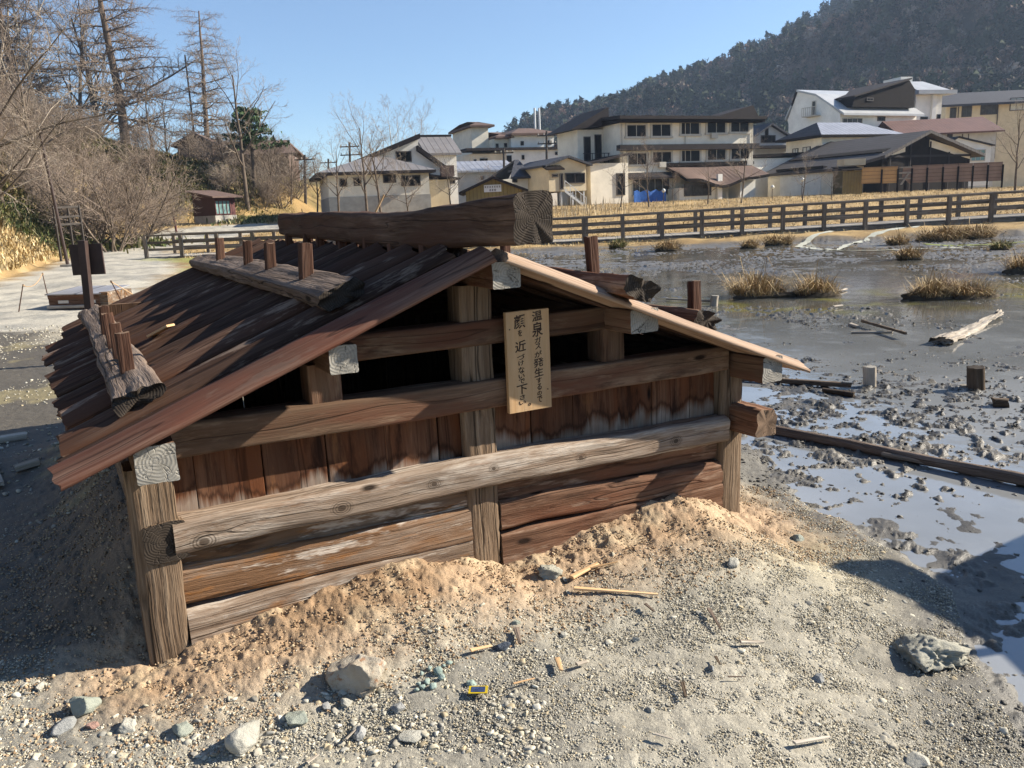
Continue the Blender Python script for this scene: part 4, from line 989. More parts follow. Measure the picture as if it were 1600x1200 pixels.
    for pp in ((500, 710, 552, 765), (600, 695, 672, 762)): Hh.wingx(Q4(pp[0], pp[1]), Q4(pp[2], pp[3]), n=2, gl='paleglass', fw=.07)
    # bath house with dark gable
    K = Bld(Q5(-30, 1090), 84, 24, 'low bath house with a broad shingle roof and dark timber gable, behind the board fence', 'bath house', 'bath_house')
    P = lambda X, Y, v=0: K.F(Q5(X, Y), v)
    u0 = P(0, 800)[0]; u1 = P(980, 775)[0]; ap = P(455, 545); zl = P(0, 790)[1]; zrr = P(980, 775)[1]
    um = ap[0]; k1 = (ap[1] - zl) / (um - u0)
    L = 13
    K.prv('gable_wall', 'dktimber', [(u0 + .7, -2), (u1 - .9, -2), (u1 - .9, zrr + .5), (um, ap[1] - .35), (u0 + .7, zl + .5)], 0, L)
    for a, b_, za, zb in ((u0 + .75, um - 2.4, zl + .45, None), (um + 1.0, u1 - 1.0, None, zrr + .5)):
        if za is not None: K.prv('plaster', 'cream', [(a, zl + .42 - .55), (b_, ap[1] - .4 - (um - b_) * k1 - .6), (b_, ap[1] - .4 - (um - b_) * k1), (a, zl + .42)], -.06, -.01)
        else:
            k2 = (ap[1] - zrr) / (u1 - um)
            K.prv('plaster', 'cream', [(a, ap[1] - .45 - (a - um) * k2 - .7), (b_, zrr + .3 - .65), (b_, zrr + .32), (a, ap[1] - .45 - (a - um) * k2)], -.06, -.01)
    for f in (.08, .30, .52, .74, .94): 
        uu = u0 + .7 + (u1 - u0 - 1.6) * f; K.box('gable_post', 'dkroof', uu - .08, uu + .08, -.14, -.065, -2, (ap[1] - .5 - abs(uu - um) * k1))
    K.box('tie_beam', 'dkroof', u0 + .8, u1 - 1, -.16, -.145, zl - .1, zl + .12)
    K.slab('roof', 'dkroof_s', [(um, -1.0, ap[1] + .1), (um, L + .6, ap[1] + .1), (u0 - 2.6, L + .6, zl - k1 * 2.6 + .1), (u0 - 2.6, -1.0 + 3, zl - k1 * 2.6 + .1), (u0, -1.0, zl + .1)], .3)
    K.slab('roof', 'dkroof_s', [(um, L + .6, ap[1] + .1), (um, -1.0, ap[1] + .1), (u1 + .1, -1.0, zrr + .1), (u1 + .1, L + .6, zrr + .1)], .3)
    K.box('side_wall', 'cream', u0 - 2.2, u0 + .68, 2.2, L, -2, zl - .75)
    K.win((u0 - 1.6, u0 - .7, .2, 2.2), v=2.2, n=1)
    wl = K.F(Q4(600, 1000), 9)[0]
    K.box('side_wing', 'white', wl, u0 - 2.25, 5, 11, -2, zl - .9); K.slab('side_roof', 'dktimber', [(wl - .3, 4.5, zl - .75), (u0 - 2.5, 4.5, zl - .5), (u0 - 2.5, 11.4, zl - .5), (wl - .3, 11.4, zl - .75)], .2)
    # board fence, panel by panel
    fr = Bld(Q5(-145, 1120), 79, 4, 'long board fence of weathered panels with two fresh orange ones at its left end', 'fence', 'board_fence')
    P = lambda X, Y, v=0: fr.F(Q5(X, Y), v)
    xs = [-145, 52, 212, 350, 500, 655, 805, 950, 1098, 1245]
    for i in range(len(xs) - 1):
        a, b_ = P(xs[i], 900)[0], P(xs[i + 1], 900)[0]; zt = P(xs[i], 895 - i * 6.5)[1]; zb = P(xs[i], 1050 - i * 3)[1]
        mt = 'fence1' if i < 2 else 'fence2'
        if i == 2:
            for k in range(3): fr.box('rail', 'driftwood', a + .1, b_ - .1, -.04, .02, zb + .3 + k * .5, zb + .42 + k * .5)
            fr.prv('panel', 'fence2', [(a + .5, zt - .1), (b_, zt - .1), (b_, zb - .3), (b_ - .9, zb + .5)], .03, .07)
            m = MB(); m.extrude([(a + .2, -.12, zb - .2), (a + .4, -.12, zb - .2), (b_ - .2, -.12, zb + .9), (b_ - .35, -.12, zb + .95)], (0, .05, 0)); m.build('brace', M['driftwood'], fr.root)
        else:
            fr.box('panel', mt, a + .03, b_ - .03, 0, .06, zb - .05, zt)
        fr.box('post', 'dktimber', b_ - .09, b_ + .03, -.12, -.005, -2.0, zt - .25)
    s = Bld(Q4(985, 1110), 81, 4, 'olive board lean-to shed left of the orange fence panels', 'shed', 'lean_to_shed')
    w = s.F(Q4(1190, 1000))[0]; t = s.F(Q4(985, 930))[1]
    s.box('wall', 'olive', 0, w, 0, 2, -1.5, t); s.slab('roof', 'dktimber', [(-.15, -.3, t + .1), (w + .15, -.3, t + .1), (w + .15, 2.2, t + .5), (-.15, 2.2, t + .5)], .09); s.box('upper_board', 'cream2', .3, w + .4, .4, 1.9, t + .5, t + 1.1)
    # red-roofed hall, cream inn at the right edge, small white gable
    R = Bld(Q5(560, 800), 112, -4, 'long grey-blue hall under a rust red sheet roof at the right', 'hall', 'hall_building')
    P = lambda X, Y, v=0: R.F(Q5(X, Y), v)
    e0 = P(560, 555)[1]; w = P(1185, 490)[0]; rz = P(900, 400, 5)[1]
    R.box('wall', 'grey', -4, w, 0, 10, -4, e0 - .2)
    R.pru('end_wall', 'grey', [(.0, e0 - .25), (10, e0 - .25), (5, rz - .25)], w - .3, w - .01)
    R.slab('roof', 'redroof', [(-5, -1.2, e0 - .1), (w + .5, -1.2, e0 - .1), (w + .5, 5, rz), (-5, 5, rz)], .2)
    R.slab('roof', 'redroof', [(-5, 5.01, rz), (w + .5, 5.01, rz), (w + .5, 11.2, e0 - .1), (-5, 11.2, e0 - .1)], .2)
    R.winpx(Q5(695, 565), Q5(745, 600), n=1, gl='glass2')
    for xx in (745, 885, 945): R.box('batten', 'frame_d', P(xx, 0)[0] - .05, P(xx, 0)[0] + .05, -.08, -.01, -2, e0 - .3)
    Cc = Bld(Q5(665, 640), 138, -4, 'cream two-storey inn with a dark roof and wide windows at the right edge', 'inn')
    P = lambda X, Y, v=0: Cc.F(Q5(X, Y), v)
    e0 = P(665, 285)[1]; w = P(1900, 200)[0]; rz = P(760, 165, 7)[1]
    Cc.box('wall', 'cream2', 0, w, 0, 13, -8, e0 - .1)
    Cc.slab('roof', 'navyroof', [(-1.2, -1.3, e0), (w + 1, -1.3, e0), (w + 1, 6.5, rz), (1.8, 6.5, rz)], .35)
    Cc.slab('roof', 'navyroof', [(w + 1, 14.2, e0), (-1.2, 14.2, e0), (1.8, 6.51, rz), (w + 1, 6.51, rz)], .35)
    for a, b_, c, d, n in ((725, 305, 780, 408, 2), (840, 285, 932, 395, 2), (1028, 245, 1185, 370, 3), (1318, 208, 1560, 325, 4)): Cc.winpx(Q5(a, b_), Q5(c, d), n=n, gl='glass2' if a != 1318 else 'paleglass')
    for xx in (825, 1217): u = P(xx, 0)[0]; b = MB(); b.tube([(u, -.12, -3), (u, -.12, e0 - .3)], .07, 6); b.build('downpipe', M['frame_d'], Cc.root)
    S_ = Bld(Q5(740, 830), 101, 6, 'little white gabled house with glazed front, between bath house and red-roofed hall', 'house', 'house')
    P = lambda X, Y, v=0: S_.F(Q5(X, Y), v)
    w = P(1130, 700)[0]; e = P(1130, 680)[1]; r = P(840, 600)[1]
    S_.gable(-1.2, w, 0, 7, e, r, 'white', 'dkroof', 'v', .3, .15, um=P(840, 0)[0])
    S_.winpx(Q5(930, 720), Q5(1065, 830), n=3, gl='tealglass', fr='frame_l')
right_side()

def left_side():
    D = Bld((271, 262), 104, 6, 'long dark brown roofed house half hidden by trees on the left slope', 'house', 'house')
    P = lambda X, Y, v=0: D.F(Q7(X, Y), v)
    w = P(1350, 380)[0]; e = P(1350, 380)[1]; r = P(900, 255, 4)[1]
    D.box('wall', 'brownroof', .8, w - .8, 0, 9, -6, e)
    D.slab('roof', 'brownroof', [(0, -1, e), (w + .3, -1, e), (w - 1.4, 4.5, r), (1.5, 4.5, r)], .2); D.slab('roof', 'brownroof', [(w + .3, 10, e), (0, 10, e), (1.5, 4.51, r), (w - 1.4, 4.51, r)], .2)
    ga = P(340, 170, -1.5); gl_, gr = P(120, 300, -1.5), P(560, 280, -1.5)
    D.prv('gable_wall', 'brownroof', [(gl_[0] + .6, -6), (gr[0] - .6, -6), (gr[0] - .6, gr[1]), (ga[0], ga[1] - .3), (gl_[0] + .6, gl_[1])], -1.5, 5)
    D.slab('roof', 'brownroof', [(ga[0], -2.1, ga[1]), (ga[0], 5, ga[1]), (gl_[0], 5, gl_[1]), (gl_[0], -2.1, gl_[1])], .25); D.slab('roof', 'brownroof', [(ga[0], 5, ga[1]), (ga[0], -2.1, ga[1]), (gr[0], -2.1, gr[1]), (gr[0], 5, gr[1])], .25)
    D.win((1.2, w * .3, e - 3.2, e - 1.2), v=0, n=5, gl='glass')
    s = Bld(Q7(560, 1050), 72, 50, 'small maroon board shed with teal shuttered window on a concrete base', 'shed', 'shed')
    P = lambda X, Y, v=0: s.F(Q7(X, Y), v); Gx = lambda X, Y, u=0: s.G(Q7(X, Y), u)
    w = P(750, 900)[0]; e = P(640, 822)[1]; cb = P(640, 1000)[1]; L = Gx(335, 950)[0]
    s.box('wall', 'maroon', 0, w, 0, L, cb, e); s.box('concrete_base', 'concrete', -.04, w + .04, -.04, L, -1.5, cb - .003)
    bz = e + .55
    s.pru('gable', 'maroon', [(.02, e + .003), (L, e + .003), (L, bz)], .01, w - .01)
    s.slab('roof', 'brownroof', [(-.45, -.6, e + .08), (w + .5, -.6, e + .08), (w + .5, L + .5, bz + .22), (-.45, L + .5, bz + .22)], .12)
    s.winpx(Q7(540, 850), Q7(710, 990), n=4, gl='tealglass', fr='maroon', fw=.07)
left_side()

# utility poles with crossarms and insulators
def utility_pole(px, top, bot, Y, arms, label, lean=0.0):
    b0 = at(px, bot, Y); t0 = at(px + lean, top, Y); z0 = min(b0.z, gh(b0.x, b0.y)) - .5
    r = empty('utility_pole', (b0.x, b0.y, z0), 0, label, 'utility pole', 'utility poles among the houses')
    h = t0.z - z0; dx = t0.x - b0.x
    b = MB(); b.tube([(0, 0, 0), (dx, 0, h)], [.17, .12], 8); b.build('pole', M['polewood'], r)
    for k in range(arms):
        z = h - .5 - k * .9; w = 1.1; b = MB(); b.box(-w + dx, w + dx, -.22, -.12, z - .06, z + .06); c = b.build('crossarm', M['polewood'], r)
        for i in range(4):
            x = -w * .9 + i * w * .6 + dx; b = MB(); b.tube([(x, -.17, z + .062), (x, -.17, z + .16), (x, -.17, z + .26)], [.05, .08, .04], 6); b.build('insulator', M['concrete'], c)
utility_pole(852, 205, 252, 100, 2, 'dark twin-armed utility pole in front of the stepped inn', 2)
utility_pole(884, 218, 250, 97, 0, 'thin utility pole without arms, between stepped inn and three-storey inn')
utility_pole(787, 232, 280, 98, 1, 'utility pole rising behind the sign gable')
utility_pole(546, 222, 300, 96, 2, 'utility pole with two arms behind the bare trees at the split-gable house')
utility_pole(513, 248, 310, 112, 1, 'short utility pole left of the split-gable house')
utility_pole(477, 242, 320, 92, 1, 'leftmost utility pole, standing free against the sky beside the slope', -1)

# ------------------------------------------------------------------ trees, shrubs, grass
class TM:                                            # tube collector in numpy
    def __init__(s): s.V = []; s.Q = []; s.n = 0; s.T = []
    def tube(s, path, rad, sides):
        path = np.asarray(path, float); n = len(path); rad = np.asarray(rad, float)
        t = np.gradient(path, axis=0); t /= np.linalg.norm(t, axis=1)[:, None] + 1e-9
        ref = np.array([0, 0, 1.0]) if abs(t[0, 2]) < .9 else np.array([1.0, 0, 0])
        a = np.cross(t, ref); a /= np.linalg.norm(a, axis=1)[:, None] + 1e-9; b = np.cross(t, a)
        th = np.arange(sides) * 2 * PI / sides
        v = path[:, None, :] + rad[:, None, None] * (np.cos(th)[None, :, None] * a[:, None, :] + np.sin(th)[None, :, None] * b[:, None, :])
        idx = s.n + np.arange(n * sides).reshape(n, sides); nx = np.roll(idx, -1, 1)
        s.V.append(v.reshape(-1, 3)); s.Q.append(np.stack([idx[:-1], nx[:-1], nx[1:], idx[1:]], -1).reshape(-1, 4)); s.n += n * sides
    def tris(s, v):                                  # v: (k,3,3)
        k = len(v); s.V.append(v.reshape(-1, 3)); s.T.append(s.n + np.arange(k * 3).reshape(k, 3)); s.n += 3 * k
    def mesh(s, name, mats):
        return mesh_np(name, np.concatenate(s.V), quads=np.concatenate(s.Q) if s.Q else None, tris=np.concatenate(s.T) if s.T else None, mats=mats, smooth=False)
def unit(v): return v / (np.linalg.norm(v) + 1e-9)
def grow(tms, rng, p, d, L, r, lev, spec):
    s = spec[lev]; n = s['seg']; pts = [p]; rs = [r]; dd = [d]
    for i in range(n):
        d = unit(d + rng.normal(0, s['wob'], 3) + np.array([0, 0, s['up']])); p = p + d * L / n
        pts.append(p); rs.append(max(r * (1 - (1 - s['tip']) * (i + 1) / n), .004)); dd.append(d)
    tms[0 if lev < s.get('trunk', 2) else 1].tube(pts, rs, s['sides'])
    if lev + 1 >= len(spec): return
    k = s['kids']; c = spec[lev + 1]
    for j in range(k):
        t = s['t0'] + (1 - s['t0']) * (j + rng.random()) / k; t = min(t, .999)
        i = int(t * n); f = t * n - i; q = pts[i] * (1 - f) + pts[i + 1] * f; dl = dd[min(i + 1, n)]
        ang = math.radians(c['ang'] + rng.normal(0, c.get('angv', 9)))
        az = j * 2.4 + rng.random() * 1.2
        e1 = unit(np.cross(dl, [0.31, .9, .2])); e2 = np.cross(dl, e1)
        nd = dl * math.cos(ang) + (e1 * math.cos(az) + e2 * math.sin(az)) * math.sin(ang)
        if c.get('flat'): nd[2] *= c['flat']; nd = unit(nd)
        Lc = L * c['ratio'] * (1 - c.get('shrink', .5) * t) * rng.uniform(.7, 1.2)
        rr = (r + (r * s['tip'] - r) * t) * c['rr']
        grow(tms, rng, q, nd, Lc, max(rr, .006), lev + 1, spec)
SP_DECID = [dict(seg=7, wob=.06, up=.03, tip=.25, sides=8, kids=9, t0=.28),
            dict(seg=6, wob=.14, up=.07, tip=.25, sides=5, kids=7, t0=.2, ang=42, ratio=.62, rr=.55, shrink=.35),
            dict(seg=5, wob=.16, up=.05, tip=.3, sides=4, kids=6, t0=.2, ang=40, ratio=.5, rr=.6, shrink=.4),
            dict(seg=4, wob=.2, up=.04, tip=.4, sides=3, kids=4, t0=.2, ang=36, ratio=.5, rr=.6, shrink=.4),
            dict(seg=2, wob=.2, up=.03, tip=.5, sides=3, kids=0, t0=.2, ang=35, ratio=.5, rr=.7, shrink=.3)]
SP_LARCH = [dict(seg=10, wob=.018, up=.03, tip=.18, sides=8, kids=58, t0=.24),
            dict(seg=6, wob=.09, up=-.015, tip=.2, sides=4, kids=20, t0=.10, ang=84, angv=7, ratio=.30, rr=.30, shrink=.55, flat=.55),
            dict(seg=3, wob=.16, up=.02, tip=.4, sides=3, kids=7, t0=.1, ang=50, ratio=.36, rr=.62, shrink=.5, flat=.5),
            dict(seg=2, wob=.2, up=.02, tip=.5, sides=3, kids=0, t0=.2, ang=45, ratio=.45, rr=.9, shrink=.3)]
SP_SHRUB = [dict(seg=6, wob=.08, up=-.03, tip=.35, sides=5, kids=10, t0=.22),
            dict(seg=4, wob=.14, up=.02, tip=.35, sides=3, kids=7, t0=.15, ang=34, ratio=.52, rr=.6, shrink=.35, trunk=1),
            dict(seg=3, wob=.16, up=.02, tip=.4, sides=3, kids=5, t0=.15, ang=36, ratio=.5, rr=.65, shrink=.35, trunk=1),
            dict(seg=2, wob=.18, up=.02, tip=.5, sides=3, kids=0, t0=.2, ang=36, ratio=.5, rr=.7, shrink=.3, trunk=1)]
M['bark'] = plain('grey_brown_bark', (.115, .09, .068), .9, .35, 3, .15)
M['bark_larch'] = plain('larch_bark', (.13, .095, .072), .9, .35, 3, .15)
M['twig'] = plain('bare_twigs', (.20, .158, .122), .9, .25, 1, .1)
M['twig_red'] = plain('reddish_twigs', (.235, .185, .148), .9, .25, 1, .1)
M['twig_grey'] = plain('grey_twigs', (.30, .25, .20), .9, .25, 1, .1)
M['birch'] = plain('birch_bark', (.42, .38, .32), .8, .35, 5, .2)
def tree_mesh(seed, h, r, spec, lean=(0, 0), stems=1, spread=0):
    rng = np.random.default_rng(seed); t = [TM(), TM()]
    for k in range(stems):
        a = rng.random() * 6.28 if stems > 1 else 0
        d = unit(np.array([lean[0] + spread * math.cos(2 * PI * k / stems + a * .3), lean[1] + spread * math.sin(2 * PI * k / stems + a * .3), 1.0]))
        p0 = np.array([.12 * math.cos(k * 2.1), .12 * math.sin(k * 2.1), -.3]) if stems > 1 else np.array([0, 0, -.4])
        grow(t, rng, p0, d, h * (1 if stems == 1 else rng.uniform(.75, 1.1)), r * (1 if stems == 1 else rng.uniform(.7, 1.1)), 0, spec)
    return t
_tp = {}
def proto_tree(key, seed, h, r, spec, bark, twig, names=('trunk', 'crown'), **kw):
    t = tree_mesh(seed, h, r, spec, **kw)
    _tp[key] = (t[0].mesh(key + '_' + names[0], [M[bark]]), t[1].mesh(key + '_' + names[1], [M[twig]]), names)
def place_tree(key, name, loc, sc, rz, label, cat, group, tilt=(0, 0)):
    a, b, nm = _tp[key]
    r = empty(name, loc, rz, label, cat, group); r.scale = (sc, sc, sc); r.rotation_euler = (tilt[0], tilt[1], rz)
    link(nm[0], a, r); link(nm[1], b, r); return r
proto_tree('decid_a', 11, 9.0, .17, SP_DECID, 'bark', 'twig'); proto_tree('decid_b', 12, 9.0, .16, SP_DECID, 'bark', 'twig_grey'); proto_tree('decid_c', 19, 9.0, .15, SP_DECID, 'bark', 'twig_red')
proto_tree('larch_a', 13, 20.0, .40, SP_LARCH, 'bark_larch', 'twig'); proto_tree('larch_b', 14, 20.0, .42, SP_LARCH, 'bark_larch', 'twig_red')
proto_tree('birch_a', 15, 11.0, .15, SP_DECID, 'birch', 'twig_red')
proto_tree('shrub_a', 16, 3.2, .045, SP_SHRUB, 'bark', 'twig_red', ('stem', 'crown'), stems=8, spread=.55)
proto_tree('shrub_b', 17, 3.2, .05, SP_SHRUB, 'bark', 'twig', ('stem', 'crown'), stems=7, spread=.6)
proto_tree('shrub_c', 18, 3.0, .04, SP_SHRUB, 'bark', 'twig_grey', ('stem', 'crown'), stems=9, spread=.5)
def ground_hit(px, py):                              # where the pixel's ray meets the terrain
    d = ray(px, py); lo, hi = 4.0, 140.0; prev = lo; Y = lo
    while Y < hi:
        p = CAMP + d * (Y / d.y)
        if p.z < gh(p.x, p.y): 
            a, b = prev, Y
            for _ in range(12):
                m = (a + b) / 2; q = CAMP + d * (m / d.y)
                if q.z < gh(q.x, q.y): b = m
                else: a = m
            q = CAMP + d * (b / d.y); return Vector((q.x, q.y, gh(q.x, q.y)))
        prev = Y; Y *= 1.03
    q = CAMP + d * (hi / d.y); return Vector((q.x, q.y, gh(q.x, q.y)))
def on_ground(px, Y, dy=0):
    p = at(px, 330, Y); return Vector((p.x, p.y, gh(p.x, p.y)))
def tree_at(key, name, px, Y, top, label, cat='tree', group=None, rz=0, base_h=9.0, tilt=(0, 0), py=None):
    p = on_ground(px, Y) if py is None else ground_hit(px, py)
    Y = p.y; t = at(px, top, Y); return place_tree(key, name, p, max(.15, (t.z - p.z) / base_h), rz, label, cat, group, tilt)
def trees():
    g = 'bare trees on the left slope'
    L = [ # key, name, px, Y, top px y, label, base_h
        ('larch_a', 'larch_tree', 322, 245, -2, 'tall bare larch with flat tiers of branches, standing above the maroon shed', 20.5, 1.2),
        ('larch_b', 'larch_tree', 190, 190, -160, 'thick straight larch trunk behind the leaning bough', 20.5, 2.0),
        ('larch_a', 'larch_tree', 38, 150, -230, 'large larch near the left edge of the slope, cut by the frame', 20.5, 4.0),
        ('larch_b', 'larch_tree', 12, 120, -150, 'larch at the very left edge among thin grey stems', 20.5, 0.4),
        ('birch_a', 'birch_tree', 76, 178, -60, 'pale-barked birch on the slope between the larches', 11.0, 1.0),
        ('birch_a', 'birch_tree', 140, 205, 40, 'slim pale-stemmed tree left of the leaning bough', 11.0, 3.1),
        ('decid_b', 'bare_tree', 388, 328, 95, 'grey forked bare tree beside the maroon shed', 9.2, .6),
        ('decid_c', 'bare_tree', 242, 245, 120, 'small bare tree on the slope right of the leaning bough', 9.2, 2.0),
        ('decid_b', 'bare_tree', 258, 232, 150, 'thin pale bare tree next to the small slope tree', 9.2, 4.0),
        ('decid_a', 'bare_tree', 112, 165, 20, 'bare tree with crossing limbs behind the birch', 9.2, 5.0),
        ('decid_c', 'bare_tree', 58, 300, 60, 'dark bare tree low on the slope at left', 9.2, 3.3),
        ('decid_a', 'bare_tree', 6, 330, 0, 'bare tree with long grey boughs at the left edge', 9.2, 1.7),
        ('decid_c', 'bare_tree', 425, 318, 215, 'bushy bare tree right of the forked tree', 9.2, 3.7),
        ('decid_a', 'bare_tree', 352, 270, 200, 'bare tree behind the shed in front of the brown roof', 9.2, 1.2),
        ('decid_b', 'bare_tree', 455, 318, 230, 'thin bare tree at the right end of the slope', 9.2, 5.2),
        ('decid_c', 'bare_tree', 298, 255, 190, 'bare tree among brush left of the shed roof', 9.2, .2),
        ('birch_a', 'birch_tree', 22, 135, -40, 'distant birch behind the left larches', 11.0, 5.5),
        ('decid_b', 'bare_tree', 160, 160, 10, 'twiggy bare tree behind the thick larch trunk', 9.2, 2.6),
    ]
    for k, n, px, Y, top, lab, bh, rz in L: tree_at(k, n, px, 0, top, lab, 'tree', g, rz, bh, py=Y)
    # the long leaning bough tree
    t = TM(); c = TM(); rng = np.random.default_rng(5)
    BT = ground_hit(140, 212).y; P = [at(x, y, BT) for x, y in ((136, 216), (156, 198), (190, 160), (232, 135), (262, 118), (292, 98))]
    base = P[0]; pts = np.array([[p.x - base.x, 0.25 * i, p.z - base.z] for i, p in enumerate(P)]); pts[0, 2] -= .8
    t.tube(pts, [.26, .23, .20, .17, .14, .11], 8)
    for i in range(14):
        f = .25 + .75 * i / 14; k = f * 5; a = int(min(k, 4)); q = pts[a] + (pts[a + 1] - pts[a]) * (k - a)
        d = unit(np.array([.35 + rng.normal(0, .3), rng.normal(0, .5), 1.0]))
        grow([t, c], rng, q, d, 3.4 * (1.25 - f * .5), .085, 1, [dict(s, trunk=2) for s in SP_DECID])
    d = unit(np.array([.55, .1, .9])); grow([t, c], rng, pts[1], d, 6.0, .16, 1, SP_DECID); grow([t, c], rng, pts[0] + [.1, 0, .6], unit(np.array([.4, 0, 1.0])), 7.0, .15, 1, SP_DECID)
    grow([t, c], rng, pts[-1], unit(np.array([.7, .1, .5])), 3.5, .10, 1, SP_DECID)
    r = empty('leaning_tree', base, 0, 'dark tree whose long bough leans up to the right across the slope', 'tree', g)
    link('trunk', t.mesh('leaning_trunk', [M['bark']]), r); link('crown', c.mesh('leaning_crown', [M['twig']]), r)
    # near boughs that reach in from the left edge
    t = TM(); c = TM(); rng = np.random.default_rng(8)
    b0 = at(-60, 250, 24); base = Vector((b0.x, b0.y, gh(b0.x, b0.y)))
    grow([t, c], rng, np.array([0, 0, -.4]), unit(np.array([.1, 0, 1.0])), 3.6, .2, 0, [dict(SP_DECID[0], kids=5)] + SP_DECID[1:])
    for (tx, ty, z0) in ((80, 232, 2.2), (60, 95, 3.0), (20, 150, 2.6), (90, 60, 3.2), (30, 215, 2.0), (125, 215, 1.8), (100, 30, 3.3)):
        e = at(tx, ty, 24); q0 = np.array([.05, 0, z0]); dv = np.array([e.x - base.x, .4 * rng.normal(), e.z - base.z]) - q0
        grow([t, c], rng, q0, unit(dv + np.array([0, 0, -.2])), np.linalg.norm(dv) * 1.05, .05, 1, [dict(s, up=.02) for s in SP_DECID])
    r = empty('bare_tree', base, 0, 'nearest bare tree, its long grey boughs reaching in from the left edge', 'tree', g)
    link('trunk', t.mesh('edge_tree_trunk', [M['bark']]), r); link('crown', c.mesh('edge_tree_crown', [M['twig_grey']]), r)
    # evergreen with layered pads behind the forked tree
    t = TM(); c = TM(); rng = np.random.default_rng(9)
    p = on_ground(402, 88); top = at(402, 165, 88); h = top.z - p.z
    t.tube([[0, 0, -.4], [.1, 0, h * .5], [0, 0, h * .97]], [.22, .16, .05], 7)
    for i in range(15):
        z = h * (.50 + .48 * i / 15); L = ((1.02 - (z / h)) * 5.0 + .4) * rng.uniform(.6, 1.25); a = i * 2.4
        e = np.array([math.cos(a) * L, math.sin(a) * L, z + .1 * L]); t.tube([[0, 0, z - .2], e * [.6, .6, 1], e], [.06, .04, .02], 4)
        k = 130; q = np.array([0, 0, z]) + (e - [0, 0, z]) * rng.uniform(.25, 1.08, (k, 1)) + rng.normal(0, 1, (k, 3)) * [.42, .42, .12]
        v = q[:, None, :] + rng.normal(0, .17, (k, 3, 3)); c.tris(v)
    r = empty('pine_tree', p, 0, 'dark green layered pine behind the grey forked tree', 'tree'); link('trunk', t.mesh('pine_trunk', [M['bark']]), r); link('crown', c.mesh('pine_crown', [plain('pine_needles', (.035, .065, .022), .8, .4, 1.0)]), r)
    # bare pole trunk beside the larch
    b0 = ground_hit(308, 250); tp = at(289, 86, b0.y); r = empty('bare_pole', b0, 0, 'dark leaning pole trunk just left of the tall larch', 'pole')
    b = MB(); b.tube([(0, 0, -.5), ((tp.x - b0.x) * .5, 0, (tp.z - b0.z) * .5), (tp.x - b0.x, 0, tp.z - b0.z)], [.20, .16, .13], 8); b.build('trunk', M['polewood'], r)
    for k, f in enumerate((.55, .7, .82)):
        b = MB(); x = (tp.x - b0.x) * f; z = (tp.z - b0.z) * f; b.tube([(x, 0, z), (x + .5 * (-1) ** k, -.1, z + .25)], [.05, .025], 5); b.build('branch_stub', M['polewood'], r)
    # trees in the field in front of the houses
    g = 'bare trees in front of the houses'
    for k, px, Y, top, lab, rz, bh in (('decid_b', 574, 62, 186, 'tallest bare tree in front of the split-gable house', .5, 9.2), ('decid_a', 596, 62, 215, 'twin bare tree right of the tallest one at the split-gable house', 2.2, 9.2),
        ('decid_b', 528, 60, 228, 'bare tree at the left corner of the split-gable house', 3.9, 9.2), ('birch_a', 628, 100, 188, 'pale thin tree far behind the split gable', 1.0, 11.0), ('birch_a', 660, 104, 198, 'faint pale tree right behind the split gable peak', 2.0, 11.0),
        ('decid_c', 495, 74, 240, 'low reddish bare tree left of the split-gable house', 4.4, 9.2), ('decid_b', 706, 66, 250, 'pale thin bare tree between the two pale houses', .9, 9.2), ('decid_b', 640, 58, 262, 'short pale sapling at the hipped roof corner', 1.3, 9.2),
        ('decid_c', 1014, 70, 232, 'slender bare tree in front of the left inn windows', .3, 9.2), ('decid_c', 1052, 72, 268, 'small leafless tree by the blue tarpaulin', 2.0, 9.2), ('decid_c', 1106, 70, 255, 'reddish bare tree before the copper-brown porch', 3.0, 9.2),
        ('decid_b', 1158, 69, 226, 'fullest bare tree at the right end of the inn porch', 4.0, 9.2), ('decid_b', 1253, 68, 248, 'pollarded pale tree before the low white wing', 5.0, 9.2), ('decid_c', 1299, 68, 268, 'small thin tree left of the olive shed', 1.6, 9.2),
        ('decid_b', 1583, 66, 178, 'large pale bushy tree at the right edge by the fence end', 2.7, 9.2), ('decid_c', 760, 78, 270, 'low bare tree behind the sign gable', 3.3, 9.2), ('decid_b', 970, 72, 250, 'thin sapling beside the outside stair', 4.9, 9.2)):
        tree_at(k, 'bare_tree', px, Y, top, lab, 'tree', g, rz, bh)
    # shrubs on the bank: big arching ones first, then the rest of the thicket
    g = 'bare shrubs on the bank'
    rg = random.Random(21)
    big = [(126, 362, 49, 5.4, 'a', 'dark arching shrub beside the rail on the bank', .6), (170, 372, 47, 5.2, 'a', 'tall shrub in the middle of the bank foot', 2.0), (208, 372, 50, 5.4, 'b', 'wide leaning shrub at the right end of the bank foot', 3.1), (150, 350, 53, 4.8, 'c', 'pale twiggy shrub between the two arching ones', 4.0), (232, 330, 62, 4.6, 'a', 'reddish shrub left of the maroon shed', 5.0)]
    for px, py, Y, h, k, lab, rz in big:
        p = on_ground(px, Y); place_tree('shrub_' + k, 'bare_shrub', p, h / 3.2, rz, lab, 'shrub', g, (0, .12))
    n = 0; tries = 0
